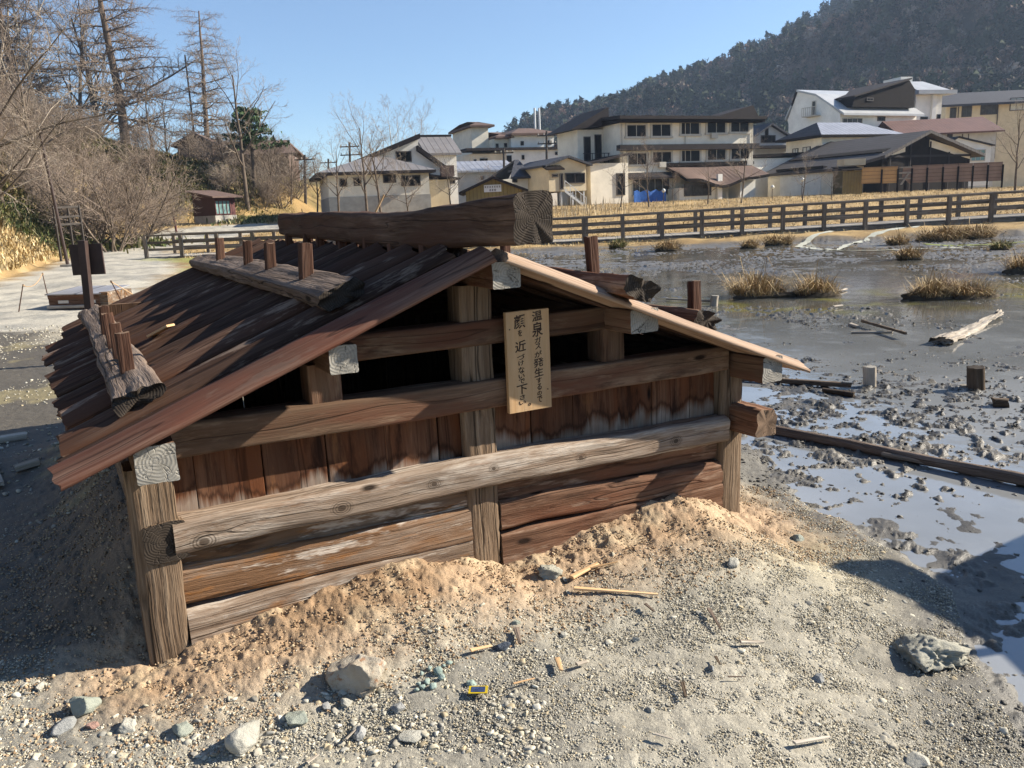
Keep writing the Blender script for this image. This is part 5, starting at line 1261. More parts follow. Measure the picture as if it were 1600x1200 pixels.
    while n < 60 and tries < 3000:
        tries += 1
        Y = rg.uniform(26, 92); px = rg.uniform(-40, 470); p = at(px, 330, Y); d = -sdf([p.x], [p.y], HILL)[0]
        if d < 2.6 or d > 26 or (px < 140 and Y < 52): continue
        if px > 250 and rg.random() < .55: continue
        z = gh(p.x, p.y); h = rg.uniform(2.2, 3.8)
        k = rg.choice('aabbc')
        place_tree('shrub_' + k, 'bare_shrub', (p.x, p.y, z), h / 3.2, rg.uniform(0, 6.28), {'a': 'reddish bare shrub in the thicket on the bank', 'b': 'brown bare shrub in the thicket on the bank', 'c': 'greyish bare shrub in the thicket on the bank'}[k], 'shrub', g, (rg.uniform(-.15, .15), rg.uniform(0, .3)))
        n += 1
    for px, Y, h, lab in ((262, 70, 2.2, 'dark tangled shrub at the left wall of the maroon shed'), (240, 69, 1.7, 'low dark shrub left of the shed'), (412, 86, 3.6, 'brown thicket shrub right of the shed'), (440, 88, 4.2, 'last thicket shrub at the end of the slope'), (465, 92, 3.6, 'thin shrub beside the leftmost utility pole'), (345, 97, 5.0, 'tall brush before the left part of the brown-roofed house'), (368, 96, 4.6, 'tall brush before the middle of the brown-roofed house'), (395, 97, 5.2, 'tall brush behind the forked tree'), (420, 96, 5.4, 'tall brush before the right part of the brown-roofed house'), (446, 95, 5.6, 'tall brush at the right end of the brown-roofed house'), (472, 98, 4.2, 'tall brush under the leftmost utility pole')):
        p = on_ground(px, Y); place_tree('shrub_b', 'bare_shrub', p, h / 3.2, px, lab, 'shrub', g)
trees()

# leafy bamboo grass, dry grass
def blades(name, P, h, w, col, lean, rng, mat, label_kind='stuff', per=1, parent=None, droop=.3):
    P = np.asarray(P, float); n = len(P)
    h = h * rng.uniform(.5, 1.25, n); a = rng.uniform(0, 2 * PI, n); ln = rng.normal(0, lean, n)[:, None] * np.stack([np.cos(a), np.sin(a)], -1)
    side = np.stack([-np.sin(a), np.cos(a), np.zeros(n)], -1) * (w * rng.uniform(.6, 1.4, n))[:, None]
    mid = P + np.concatenate([ln * h[:, None] * .45, (h * .6)[:, None]], 1); tip = P + np.concatenate([ln * h[:, None] * 1.25, (h * (1 - droop * np.abs(ln).sum(1)))[:, None]], 1)
    V = np.stack([P - side, P + side, mid + side * .8, mid - side * .8, tip], 1).reshape(-1, 3)
    b = np.arange(n)[:, None] * 5
    q = b + np.array([[0, 1, 2, 3]]); t = b + np.array([[3, 2, 4]])
    c = np.asarray(col)[rng.integers(0, len(col), n)] * rng.uniform(.7, 1.3, (n, 1))
    o = link(name, mesh_np(name, V, quads=q, tris=t, cols=np.repeat(c, 5, 0), mats=[mat]), parent)
    if label_kind: o['kind'] = label_kind
    return o
M['leaf'] = colmat('grass_blades', .75, .2, 3, .2)
DRY = [(.46, .35, .18), (.38, .28, .13), (.52, .42, .24), (.30, .22, .11)]
SASA = [(.085, .085, .030), (.12, .105, .04), (.19, .15, .065), (.06, .065, .025), (.25, .19, .09), (.21, .155, .075)]
def ground_cover():
    rng = np.random.default_rng(3)
    # field of dry grass beyond the boardwalk
    n = 110000; x = rng.uniform(-40, 62, n); y = 36 + rng.random(n) ** 1.1 * 56
    k = (sdf(x, y, MUD) > .3) & (sdf(x, y, HILL) > 0) & (sdf(x, y, PATH) > .3) & (np.abs(np.arctan2(x, y)) < .62) & (fbm(x * .5, y * .5, 3, 7) > .33)
    x, y = x[k], y[k]; z = TH(x, y)
    blades('dry_grass', np.stack([x, y, z - .03], -1), .17, .014, DRY, 1.0, rng, M['leaf'])
    # bank: dry grass low down, bamboo grass in patches
    n = 190000; Y = rng.uniform(20, 95, n); x = (rng.uniform(-60, 480, n) - 800) / FPX * Y; y = Y
    hd = -sdf(x, y, HILL); k = (hd > .2) & (hd < 32); x, y, hd = x[k], y[k], hd[k]; z = TH(x, y)
    pt = fbm(x * .22, y * .22, 3, 77)
    s = ((pt > .49) & (hd > 2.2)) | (hd > 10)
    P = np.stack([x, y, z - .03], -1)
    blades('bamboo_grass', P[s], .62, .055, SASA, .75, rng, M['leaf'], droop=.25)
    blades('bank_grass', P[~s][::2], .32, .03, DRY, .7, rng, M['leaf'])
    # green patch at the foot, left, and beside the shed
    def patch(px, py, w, hh, Y, n, nm):
        p0 = on_ground(px, Y) if Y else ground_hit(px, py); xx = p0.x + rng.normal(0, w, n); yy = p0.y + rng.normal(0, hh, n); zz = TH(xx, yy)
        blades(nm, np.stack([xx, yy, zz - .02], -1), .55, .05, [(.075, .10, .032), (.12, .13, .04), (.22, .20, .08), (.06, .075, .028), (.30, .26, .14)], .9, rng, M['leaf'])
    patch(35, 345, 1.5, 2.2, 0, 3200, 'leafy_undergrowth'); patch(250, 255, 3.0, 3.0, 0, 3000, 'leafy_undergrowth'); patch(285, 285, 2.6, 2.6, 0, 3000, 'leafy_undergrowth'); patch(195, 250, 2.5, 3.0, 0, 2200, 'leafy_undergrowth'); patch(120, 150, 3.5, 3.5, 0, 2600, 'leafy_undergrowth'); patch(410, 350, 1.6, 1.8, 74, 2200, 'leafy_undergrowth'); patch(165, 390, 1.6, 1.2, 51, 1800, 'leafy_undergrowth'); patch(300, 300, 3.5, 2.5, 84, 2500, 'leafy_undergrowth')
    # pale reeds before the ochre house on posts and along the inn
    n = 330; px = np.concatenate([rng.uniform(862, 985, 250), rng.uniform(985, 1290, 80)]); Y = rng.uniform(58, 72, n); x = (px - 800) / FPX * Y
    blades('reeds', np.stack([x, Y, TH(x, Y) - .05], -1), 1.0, .016, [(.42, .34, .22), (.34, .26, .16), (.50, .43, .31)], .16, rng, M['leaf'], droop=.1)
ground_cover()

def tussock(px, py, wpx, label, z=WL, green=False, tall=1.0):
    p = gz(px, py, z + .02); s = p.y / FPX; w = wpx * s / 2
    rng = np.random.default_rng(int(px)); r = empty('grass_tussock', (p.x, p.y, z), 0, label, 'tussock', 'grass tussocks in the mud')
    n = 18; m = 10; V = []; hh = min(.12, w * .28)
    for i in range(m + 1):
        f = i / m; R = w * (1.0 * math.cos(f * PI / 2) ** .7)
        for k in range(n):
            a = 2 * PI * k / n; q = 1 + .5 * (vn3(np.array([math.cos(a) * 2.5 + px]), np.array([math.sin(a) * 2.5]), np.array([f * 3.0]), 5)[0] - .5) * 2
            V.append((R * q * math.cos(a), R * q * math.sin(a) * .8, -.06 + (hh + .06) * math.sin(f * PI / 2) * q))
    idx = np.arange((m + 1) * n).reshape(m + 1, n); nx = np.roll(idx, -1, 1)
    link('root_mound', mesh_np('root_mound', V, quads=np.stack([idx[:-1], nx[:-1], nx[1:], idx[1:]], -1).reshape(-1, 4), mats=[M['peat']], smooth=True), r)
    k = int(420 + 800 * min(1, w)); a = rng.uniform(0, 2 * PI, k); R = np.sqrt(rng.random(k)) * w * .95
    P = np.stack([R * np.cos(a), R * np.sin(a) * .8, hh * np.sqrt(np.maximum(0, 1 - (R / w) ** 2)) * .85], -1)
    h = (.20 + .22 * min(1, w)) * tall * rng.uniform(.25, 1.35, k) ** 1.2 * (.55 + .9 * vn2(P[:, 0] / w * 2.2 + px, P[:, 1] / w * 2.2, 4)); h = np.where(rng.random(k) < .03, h * 1.9, h); out = (R / w)[:, None] * np.stack([np.cos(a), np.sin(a)], -1) * 1.0 + rng.normal(0, .5, (k, 2))
    bw = (max(.0035, .5 * s)) * np.ones(k); sd = np.stack([-np.sin(a), np.cos(a), 0 * a], -1) * bw[:, None]
    mid = P + np.concatenate([out * h[:, None] * .4, (h * .6)[:, None]], 1); tip = P + np.concatenate([out * h[:, None] * 1.1, (h * (1 - .45 * np.linalg.norm(out, axis=1)))[:, None]], 1)
    Vb = np.stack([P - sd, P + sd, mid + sd * .7, mid - sd * .7, tip], 1).reshape(-1, 3); b = np.arange(k)[:, None] * 5
    cc = np.array([(.12, .14, .04), (.20, .17, .07), (.30, .23, .11)] if green else [(.36, .26, .13), (.27, .18, .085), (.17, .11, .055), (.44, .34, .19)])
    c = cc[rng.integers(0, len(cc), k)] * rng.uniform(.7, 1.25, (k, 1))
    link('blades', mesh_np('blades', Vb, quads=b + np.array([[0, 1, 2, 3]]), tris=b + np.array([[3, 2, 4]]), cols=np.repeat(c, 5, 0), mats=[M['leaf']]), r)
M['peat'] = plain('dark_peat', (.055, .042, .028), .9, .4, 12, .2, bump=.8, bs=30)
for a in ((1184, 461, 100, 'straw-coloured tussock left of its twin in the middle of the mud'), (1276, 460, 78, 'round tussock with a lone tall stalk, right of its twin'), (1455, 464, 72, 'bushy tussock, left half of the pair on the right'), (1515, 463, 76, 'tussock with dark underside, right half of the pair'),
          (1420, 404, 40, 'small rust brown tussock standing alone in the far mud'), (1563, 389, 30, 'small dark green tussock near the right edge'), (1604, 424, 66, 'tall tussock cut by the right edge'), (1043, 391, 40, 'wispy pale tussock before the boardwalk'), (965, 387, 26, 'tiny green tussock under the left boardwalk rails'),
          (1172, 387, 26, 'low flat tussock near the boardwalk'), (1402, 382, 34, 'dark little tussock at the edge of the milky pool'), (1440, 361, 60, 'bright green tussock at the boardwalk posts'), (1470, 375, 78, 'wide tawny tussock behind the milky pool'), (1520, 372, 70, 'tawny tussock right of the wide one'), (1560, 352, 70, 'straw tussock under the right boardwalk rail'), (1592, 352, 60, 'straw tussock at the right end of the boardwalk'), (1330, 362, 40, 'thin dry tussock at the boardwalk foot'), (1215, 382, 44, 'scattered dry tussock in front of the boardwalk')):
    tussock(a[0], a[1], a[2], a[3], green='green' in a[3])

# ------------------------------------------------------------------ wooded mountain
def mountain():
    sil = [(600, 300), (700, 262), (760, 216), (800, 196), (862, 160), (905, 150), (960, 147), (1010, 122), (1100, 95), (1200, 52), (1290, 2), (1400, -70), (1600, -170), (1900, -260), (2400, -280)]
    sx = [p[0] for p in sil]; sy = [p[1] for p in sil]
    nu, nv = 150, 70; V = np.zeros((nv + 1, nu + 1, 3)); crest = []
    for j in range(nu + 1):
        px = 560 + (2350 - 560) * j / nu; py = np.interp(px, sx, sy)
        Yc = np.interp(px, [560, 900, 1300, 2350], [760, 700, 640, 620]); foot = np.interp(px, [560, 900, 1300, 2350], [380, 300, 215, 200])
        c = at(px, py, Yc)
        for i in range(nv + 1):
            f = i / nv
            if f <= .86:
                g = f / .86; Y = foot + (Yc - foot) * g; X = c.x * Y / Yc; H = (c.z - 12) * (g ** 1.12)
            else:
                g = (f - .86) / .14; Y = Yc + 160 * g; X = c.x * Y / Yc; H = (c.z - 12) * (1 - .35 * g)
            env = math.sin(min(1, f / .86) * PI) if f < .86 else 0
            V[i, j] = (X, Y, H)
            V[i, j, 2] += env * (float(fbm(np.array([X * .012 + Y * .006]), np.array([Y * .004]), 3, 55)[0]) - .5) * 62
    idx = np.arange((nv + 1) * (nu + 1)).reshape(nv + 1, nu + 1)
    q = np.stack([idx[:-1, :-1], idx[:-1, 1:], idx[1:, 1:], idx[1:, :-1]], -1).reshape(-1, 4)
    V[0, :, 2] = -3
    o = link('mountain', mesh_np('mountain', V.reshape(-1, 3), quads=q, mats=[plain('forest_floor', (.075, .058, .042), .95, .3, .08, .1, rnd=False)], smooth=True)); o['kind'] = 'structure'
    # the wood on it
    rng = np.random.default_rng(6)
    def crown(kind, seed):
        r = np.random.default_rng(seed)
        if kind == 'c':
            k = 90; z = r.random(k) ** .8; rad = (1 - z) * .30 * r.uniform(.5, 1.1, k) + .02; a = r.uniform(0, 6.28, k)
            ctr = np.stack([rad * np.cos(a), rad * np.sin(a), .08 + .92 * z], -1); s = .075
        else:
            k = 110; d = r.normal(0, 1, (k, 3)); d /= np.linalg.norm(d, axis=1)[:, None]; ctr = d * r.uniform(.4, 1, (k, 1)) * [.34, .34, .40] + [0, 0, .58]; s = .05
        t = ctr[:, None, :] + r.normal(0, s, (k, 3, 3)); return t.reshape(-1, 3)
    pr = [crown('c', i) for i in range(4)] + [crown('d', i + 9) for i in range(4)]
    Vs = []; Cs = []
    fl = V.reshape(-1, 3)
    n = 0
    N = 12500
    gi = rng.uniform(.03, .93, N) * nv; gj = rng.uniform(0, .80, N) * nu
    i0 = gi.astype(int); j0 = gj.astype(int); fi = (gi - i0)[:, None]; fj = (gj - j0)[:, None]
    P = (V[i0, j0] * (1 - fi) + V[i0 + 1, j0] * fi) * (1 - fj) + (V[i0, j0 + 1] * (1 - fi) + V[i0 + 1, j0 + 1] * fi) * fj
    mixn = fbm(P[:, 0] * .02, P[:, 1] * .012, 3, 66)
    for k in range(N):
        left = P[k, 0] < 95
        con = rng.random() < (.66 if mixn[k] > .48 else .26) - (.30 if left and gi[k] > .6 * nv and P[k, 0] < 75 else 0)
        t = pr[rng.integers(0, 4)] if con else pr[4 + rng.integers(0, 4)]
        h = rng.uniform(7.5, 14.5) * (1.0 if con else .85); a = rng.uniform(0, 6.28); ca, sa = math.cos(a), math.sin(a)
        w = h * rng.uniform(.8, 1.3)
        v = np.stack([(t[:, 0] * ca - t[:, 1] * sa) * w, (t[:, 0] * sa + t[:, 1] * ca) * w, t[:, 2] * h], -1) + P[k] - [0, 0, 1.0]
        if con: c = np.array([.026, .034, .018]) * rng.uniform(.5, 1.8)
        else: c = np.array([[.16, .112, .085], [.20, .125, .095], [.125, .10, .078], [.29, .23, .18]][rng.choice(4, p=[.38, .25, .27, .10])]) * rng.uniform(.7, 1.2)
        Vs.append(v); Cs.append(np.broadcast_to(c, v.shape))
    Vs = np.concatenate(Vs); Cs = np.concatenate(Cs)
    o = link('mountain_forest', mesh_np('mountain_forest', Vs, tris=np.arange(len(Vs)).reshape(-1, 3), cols=Cs, mats=[colmat('forest_crowns', .9, .1, .1, .15)])); o['kind'] = 'stuff'
mountain()

# ------------------------------------------------------------------ boardwalk
def boardwalk():
    r = empty('boardwalk', (0, 37, 0), 0, 'long timber boardwalk with post-and-rail fences on both sides, crossing behind the mud', 'boardwalk')
    O = Vector((0, 37, 0))
    pts = [(-17.25, 40.2, .10), (-11.0, 39.9, .08), (-3.5, 39.0, .08), (2.6, 38.2, .10), (13.0, 36.8, .29), (21.9, 36.0, .46), (31.0, 35.6, .60)]
    pts = [Vector(p) - O for p in pts]
    cum = [0]
    for a, b in zip(pts[:-1], pts[1:]): cum.append(cum[-1] + (b - a).length)
    def pos(s):
        s = min(max(s, 0), cum[-1] - 1e-4)
        for i in range(len(pts) - 1):
            if s <= cum[i + 1]:
                f = (s - cum[i]) / (cum[i + 1] - cum[i]); p = pts[i] * (1 - f) + pts[i + 1] * f; t = (pts[i + 1] - pts[i]).normalized(); return p, t, Vector((-t.y, t.x, 0)).normalized()
    W = 2.9
    b = MB(); s = 0; k = 0; rg = random.Random(3)
    while s < cum[-1] - .16:
        p, t, n = pos(s + .08); z = p.z + rg.uniform(-.006, .006)
        q = [p + n * w + t * l for w, l in ((-.08, -.075), (-.08, .068), (W + .08, .068), (W + .08, -.075))]
        b.extrude([(v.x, v.y, z - .045) for v in q], (0, 0, .045)); s += .15
    b.build('deck', M['deck'], r)
    for side, off in ((0, -.02), (1, W + .02)):
        for i in range(len(pts) - 1):
            t = (pts[i + 1] - pts[i]).normalized(); n = Vector((-t.y, t.x, 0)).normalized()
            a, c = pts[i] + n * off, pts[i + 1] + n * off; up = Vector((0, 0, 1))
            for h, w, hh, nm in ((1.0, .19, .085, 'top_rail'), (.66, .05, .12, 'rail'), (.34, .05, .12, 'rail')):
                beam(nm, a + up * h, c + up * (h - .0), w, hh, M['boardwalk'], r, rnd=.008, wob=.004, seg=max(6, int((c - a).length / .5)))
            beam('edge_beam', a + up * -.20, c + up * -.20, .10, .26, M['boardwalk'], r, rnd=.01, wob=.004, seg=max(6, int((c - a).length / .5)))
        s = .05
        while s < cum[-1]:
            p, t, n = pos(s); q = p + n * (off + (-.11 if side == 0 else .11)); g = gh(q.x + O.x, q.y + O.y) - .25
            o = beam('post', (q.x, q.y, min(g, p.z - .4)), (q.x, q.y, p.z + .985), .165, .15, M['boardwalk'], r, up=(0, 1, 0), rnd=.01, wob=.004, seg=5); s += 1.74
boardwalk()

# ------------------------------------------------------------------ left side: post with sign board, box, stakes, lamp pole, rail
def left_props():
    p0 = Vector(gz(146, 565, 0)); t = at(129, 376, p0.y)
    r = empty('sign_post', (p0.x, p0.y, gh(p0.x, p0.y)), 0, 'dark brown square board on a single post, seen from behind, left of the hut', 'sign')
    h = t.z - r.location.z; dx = t.x - p0.x; s = p0.y / FPX
    beam('post', (0, 0, -.3), (dx, 0, h), 11 * s, 11 * s, M['metal_brown'], r, rnd=.004, up=(0, 1, 0), wob=.002)
    w, hh = 50 * s, 47 * s; cz = h - 29 * s
    b = MB(); b.box(dx * .85 - w / 2 + .0, dx * .85 + w / 2, .06, .085, cz - hh / 2, cz + hh / 2); b.build('board', M['metal_brown'], r)
    b = MB(); b.box(dx * .85 - w * .36, dx * .85 - w * .30 + .1, .045, .058, cz - hh * .49, cz + hh * .49); b.build('batten', M['metal_brown'], r)
    # low box with a sheet lid
    a = Vector(gz(78, 483, 0)); c = Vector(gz(172, 481, 0)); w = (c - a).length; s = a.y / FPX
    r = empty('wooden_box', (a.x, a.y, gh(a.x, a.y)), math.atan2(c.y - a.y, c.x - a.x), 'low brown wooden box with a grey sheet lid on the gravel behind the hut', 'box')
    b = MB(); b.box(0, w * .86, 0, .9, -.05, .27); b.build('body', M['redlog'], r)
    b = MB(); b.extrude([(-.04, -.04, .275), (w * .9, -.04, .275), (w * .88, .95, .35), (-.02, .95, .35)], (0, 0, .02)); b.build('lid', M['silver'], r)
    b = MB(); b.box(w * .87, w, -.03, .75, -.05, .31); b.build('end_block', M['log'], r)
    beam('base_rail', (.05, -.10, .04), (w * .84, -.10, .05), .08, .06, M['driftwood'], r, wob=.003)
    for k in range(2): b = MB(); b.box(.22 + k * .62, .46 + k * .62, -.006, -.001, .10, .16); b.build('plate', M['pipe'], r)
    # rope stakes
    for (x0, y0, x1, y1, lab) in ((27, 488, 36, 444, 'leftmost thin rusty stake on the gravel'), (76, 466, 66, 426, 'thin rusty stake behind the wooden box, leaning left'), (201, 487, 173, 438, 'thin stake leaning left at the right of the wooden box')):
        a = Vector(gz(x0, y0, 0)); e = at(x1, y1, a.y); o = empty('rope_stake', (a.x, a.y, gh(a.x, a.y)), 0, lab, 'stake', 'stakes round the wooden box')
        b = MB(); b.tube([(0, 0, -.1), ((e.x - a.x), 0, e.z - o.location.z)], [.012, .010], 6); b.build('rod', M['peg'], o)
        b = MB(); q = Vector((e.x - a.x, 0, e.z - o.location.z)); b.tube([q + Vector((.018 * math.cos(t), .01, -.03 + .018 * math.sin(t))) for t in np.linspace(0, 6.28, 9)], .006, 5); b.build('rope_knot', M['sign'], o)
    rp = [(at(36, 446, 16.4), at(66, 428, 18.6)), (at(173, 440, 16), Vector(gz(232, 474, 0)))]
    for (a, c), lab in zip(rp, ('slack pale rope between the two left stakes', 'taut rope running from the leaning stake to the ground')):
        b = MB(); b.tube([a.lerp(c, f) - Vector((0, 0, .12 * 4 * f * (1 - f) if 'slack' in lab else 0)) for f in np.linspace(0, 1, 9)], .008, 5)
        thing(b.build('rope', M['sign']), lab, 'rope')
    # lamp pole on the bank and the old rail behind it
    a = on_ground(94, 36); t = at(62, 205, a.y)
    r = empty('lamp_pole', a, 0, 'tall thin dark pole leaning left at the foot of the bank', 'pole'); b = MB(); b.tube([(0, 0, -.3), (t.x - a.x, 0, t.z - a.z)], [.075, .055], 8); b.build('pole', M['metal_brown'], r)
    b = MB(); b.box(-.25, .35, -.2, .2, -.1, .08); b.build('footing', M['concrete'], r)
    g0 = on_ground(104, 40); a = at(86, 352, g0.y); c = at(126, 352, g0.y + 1.2); z0 = gh(a.x, a.y)
    r = empty('old_railing', (a.x, a.y, z0), 0, 'dark three-bar railing standing in brush behind the thin pole', 'railing')
    for k, z in enumerate((a.z - z0, a.z - z0 + .35, a.z - z0 + .8)): beam('rail', (0, 0, z), (c.x - a.x, c.y - a.y, z + .05), .06, .10, M['polewood'], r, wob=.003)
    for f in (0, .55, 1): beam('post', ((c.x - a.x) * f, (c.y - a.y) * f + .07, -1.0), ((c.x - a.x) * f, (c.y - a.y) * f + .07, a.z - z0 + .9), .09, .09, M['polewood'], r, up=(0, 1, 0), wob=.003)
    # red-brown marker post before the shed
    a = on_ground(272, 62); r = empty('marker_post', a, 0, 'short red-brown post in the dry grass left of the shed', 'post'); beam('post', (0, 0, -.3), (-.08, 0, 1.15), .13, .13, M['maroon'], r, up=(0, 1, 0), wob=.002)
    b = MB(); b.extrude([(-.15, -.07, 1.153), (0, -.07, 1.153), (-.08, -.07, 1.2)], (0, .14, 0)); b.build('cap', M['dkroof'], r)
    # pale timbers lying at the left edge
    for (x0, y0, x1, y1, w, lab) in ((-25, 690, 43, 679, .05, 'pale split pole lying at the left edge of the wet ground'), (22, 738, 66, 730, .04, 'short pale plank on the wet ground beside the roof corner'), (-20, 700, 0, 760, .03, 'pale stick at the very left edge')):
        a = Vector(gz(x0, y0, .03)); c = Vector(gz(x1, y1, .03)); a.z = gh(a.x, a.y) + .025; c.z = gh(c.x, c.y) + .025
        thing(beam('plank', a, c, w * 1.6, w, M['driftwood'], wob=.004, rnd=.008, rag=.02), lab, 'plank')
    # garden lamps before the inn
    for px, py, Y, lab in ((1206, 318, 76, 'white globe lamp on a short stem before the porch'), (1037, 322, 76, 'white globe lamp near the blue tarpaulin'), (1252, 305, 74, 'white globe lamp before the low white wing')):
        a = on_ground(px, Y); t = at(px, py - 24, Y); h = max(1.0, t.z - a.z); r = empty('garden_lamp', a, 0, lab, 'lamp', 'globe lamps along the field edge')
        b = MB(); b.tube([(0, 0, -.2), (0, 0, h - .15)], .035, 6); b.build('stem', M['frame_d'], r)
        b = MB(); b.tube([(0, 0, h - .16), (0, 0, h - .1), (0, 0, h), (0, 0, h + .12), (0, 0, h + .2)], [.06, .14, .18, .13, .02], 10); b.build('globe', M['paleglass'], r, smooth=True)
left_props()

# ------------------------------------------------------------------ timbers, stumps and driftwood in the mud
def mud_props():
    def log(x0, y0, x1, y1, w, lab, mat='driftwood', z=WL + .02, nm='log', h=None, cat=None, sink=0.35, rag=.04, taper=(1, 1), wob=.008):
        a = Vector(gz(x0, y0, z)); c = Vector(gz(x1, y1, z)); hh = h or w * .8
        a.z = c.z = z + hh * (.5 - sink)
        thing(beam(nm, a, c, w, hh, M[mat], None, None, rnd=min(w, hh) * .35, wob=wob, rag=rag, taper=taper), lab, cat or nm)
    log(1180, 668, 1690, 775, .07, 'long straight grey timber lying in the water from the hut corner to the right edge', 'weight', h=.07, sink=.12)
    log(1376, 712, 1462, 727, .045, 'short plank lying against the long straight timber', 'boardwalk', nm='plank')
    log(1150, 592, 1332, 605, .06, 'dark thin timber half sunk behind the hut corner', 'darkwood', sink=.3)
    log(1283, 609, 1338, 618, .05, 'short dark plank lying in the mud left of the pale stump', 'darkwood', nm='plank')
    log(1470, 538, 1560, 492, .22, 'broad bleached driftwood trunk lying slantwise in the mud', 'driftwood', h=.055, sink=.60, rag=.3, taper=(1.1, .35), wob=.04)
    log(1348, 502, 1415, 523, .045, 'dark stick crossing on top of two others in the shallow pool', 'darkwood', nm='stick', z=WL + .06)
    log(1328, 519, 1398, 518, .04, 'pale stick under the crossing dark stick', 'driftwood', nm='stick')
    log(1326, 506, 1341, 511, .05, 'short pale stub left of the crossed sticks', 'driftwood', nm='stick')
    log(1040, 468, 1118, 472, .05, 'pale thin pole lying behind the roof peg', 'driftwood', nm='stick')
    log(1498, 602, 1520, 602, .03, 'small pale stick beside the dark stump', 'driftwood', nm='stick')
    log(1548, 631, 1580, 632, .09, 'thick dark lump of wood below the dark stump', 'darkwood', h=.08)
    log(1300, 458, 1322, 452, .06, 'pale flake of wood on the far mud', 'driftwood', nm='stick', h=.02)
    log(1302, 480, 1318, 478, .05, 'small pale board on the algae pool', 'driftwood', nm='stick', h=.025)
    def stump(px, yb, yt, w, lab, mat, lean=0):
        a = Vector(gz(px, yb, WL)); t = at(px + lean, yt, a.y); s = a.y / FPX; r = w * s / 2; a.z = WL - .15
        pr = np.array([(r * (1 + .1 * math.sin(k * 2.2)) * math.cos(2 * PI * k / 18), r * (1 + .1 * math.cos(k * 1.7)) * math.sin(2 * PI * k / 18)) for k in range(18)])
        thing(bar('stump', a, (t.x, t.y, t.z), pr, M[mat], None, M['end'] if mat == 'driftwood' else M['endd'], up=(0, 1, 0), wob=.012, rag=.02), lab, 'stump')
    stump(1357, 604, 571, 21, 'pale round stump standing in the mud right of the hut', 'driftwood')
    stump(1528, 607, 571, 25, 'dark round stump standing in the mud near the right edge', 'darkwood', -3)
    stump(1116, 478, 461, 12, 'small pale stump in the far pool beside the roof peg', 'driftwood', 2)
    stump(1172, 440, 428, 8, 'grey stake end rising behind the left tussock', 'driftwood')
    stump(125, 905, 866, 26, 'dark rotten stump in the shadow left of the hut', 'darkwood')
mud_props()
def ridge_stick():
    q = hut_w(.06, 1.25); a = at(586, 323, q.y); c = at(600, 304, q.y)
    thing(beam('splinter', a - Vector((0, 0, .03)), c, .014, .010, M['sign'], None, None, rnd=.002, wob=.001, seg=4), 'pale splinter sticking up behind the top of the ridge log', 'splinter')
ridge_stick()

# ------------------------------------------------------------------ stones, splinters, gravel
def rock_mesh(seed, sub=3, rough=.35, flat=.65, lump=6.0, cuts=18):
    import bmesh
    bm = bmesh.new(); bmesh.ops.create_icosphere(bm, subdivisions=sub, radius=1.0)
    co = np.array([v.co[:] for v in bm.verts]); r = np.random.default_rng(seed); st = r.uniform(.75, 1.25, 3)
    # facets: clip by random planes, then noise
    for k in range(cuts):
        n = unit(r.normal(0, 1, 3)); d = r.uniform(.50, .85) if cuts > 9 else r.uniform(.30, .72); e = co @ n - d; co = co - np.where(e > 0, e, 0)[:, None] * n
    nz = (vn3(co[:, 0] * 1.6 + seed, co[:, 1] * 1.6, co[:, 2] * 1.6, seed) - .5) * rough + (vn3(co[:, 0] * lump, co[:, 1] * lump, co[:, 2] * lump, seed + 3) - .5) * rough * .45
    if lump > 8: nz = nz + np.abs(vn3(co[:, 0] * 5, co[:, 1] * 5, co[:, 2] * 5, seed + 8) - .5) * -.45 + (vn3(co[:, 0] * 11, co[:, 1] * 11, co[:, 2] * 11, seed + 9) - .5) * .20 + (vn3(co[:, 0] * 24, co[:, 1] * 24, co[:, 2] * 24, seed + 11) - .5) * .12
    nz = nz + (vn3(co[:, 0] * 13, co[:, 1] * 13, co[:, 2] * 13, seed + 13) - .5) * .07
    co = co * (1 + nz)[:, None] * st * [1, 1, flat]; co = co / np.abs(co[:, :2]).max() * .97
    f = np.array([[v.index for v in fc.verts] for fc in bm.faces]); bm.free(); return co, f
def stone_mat(name, c, c2, c3=None):
    t = NT(name); co = t.coord()
    n = t.noise(co, 9, 5, .7); col = t.mix(t.fr(n, .35, .65), c, c2)
    if c3: col = t.mix(t.fr(t.noise(co, 22, 4, .7), .56, .66), col, c3)
    t.bump(t.noise(co, 60, 6, .75), .9, .012); return t.out(col, .9, .2)
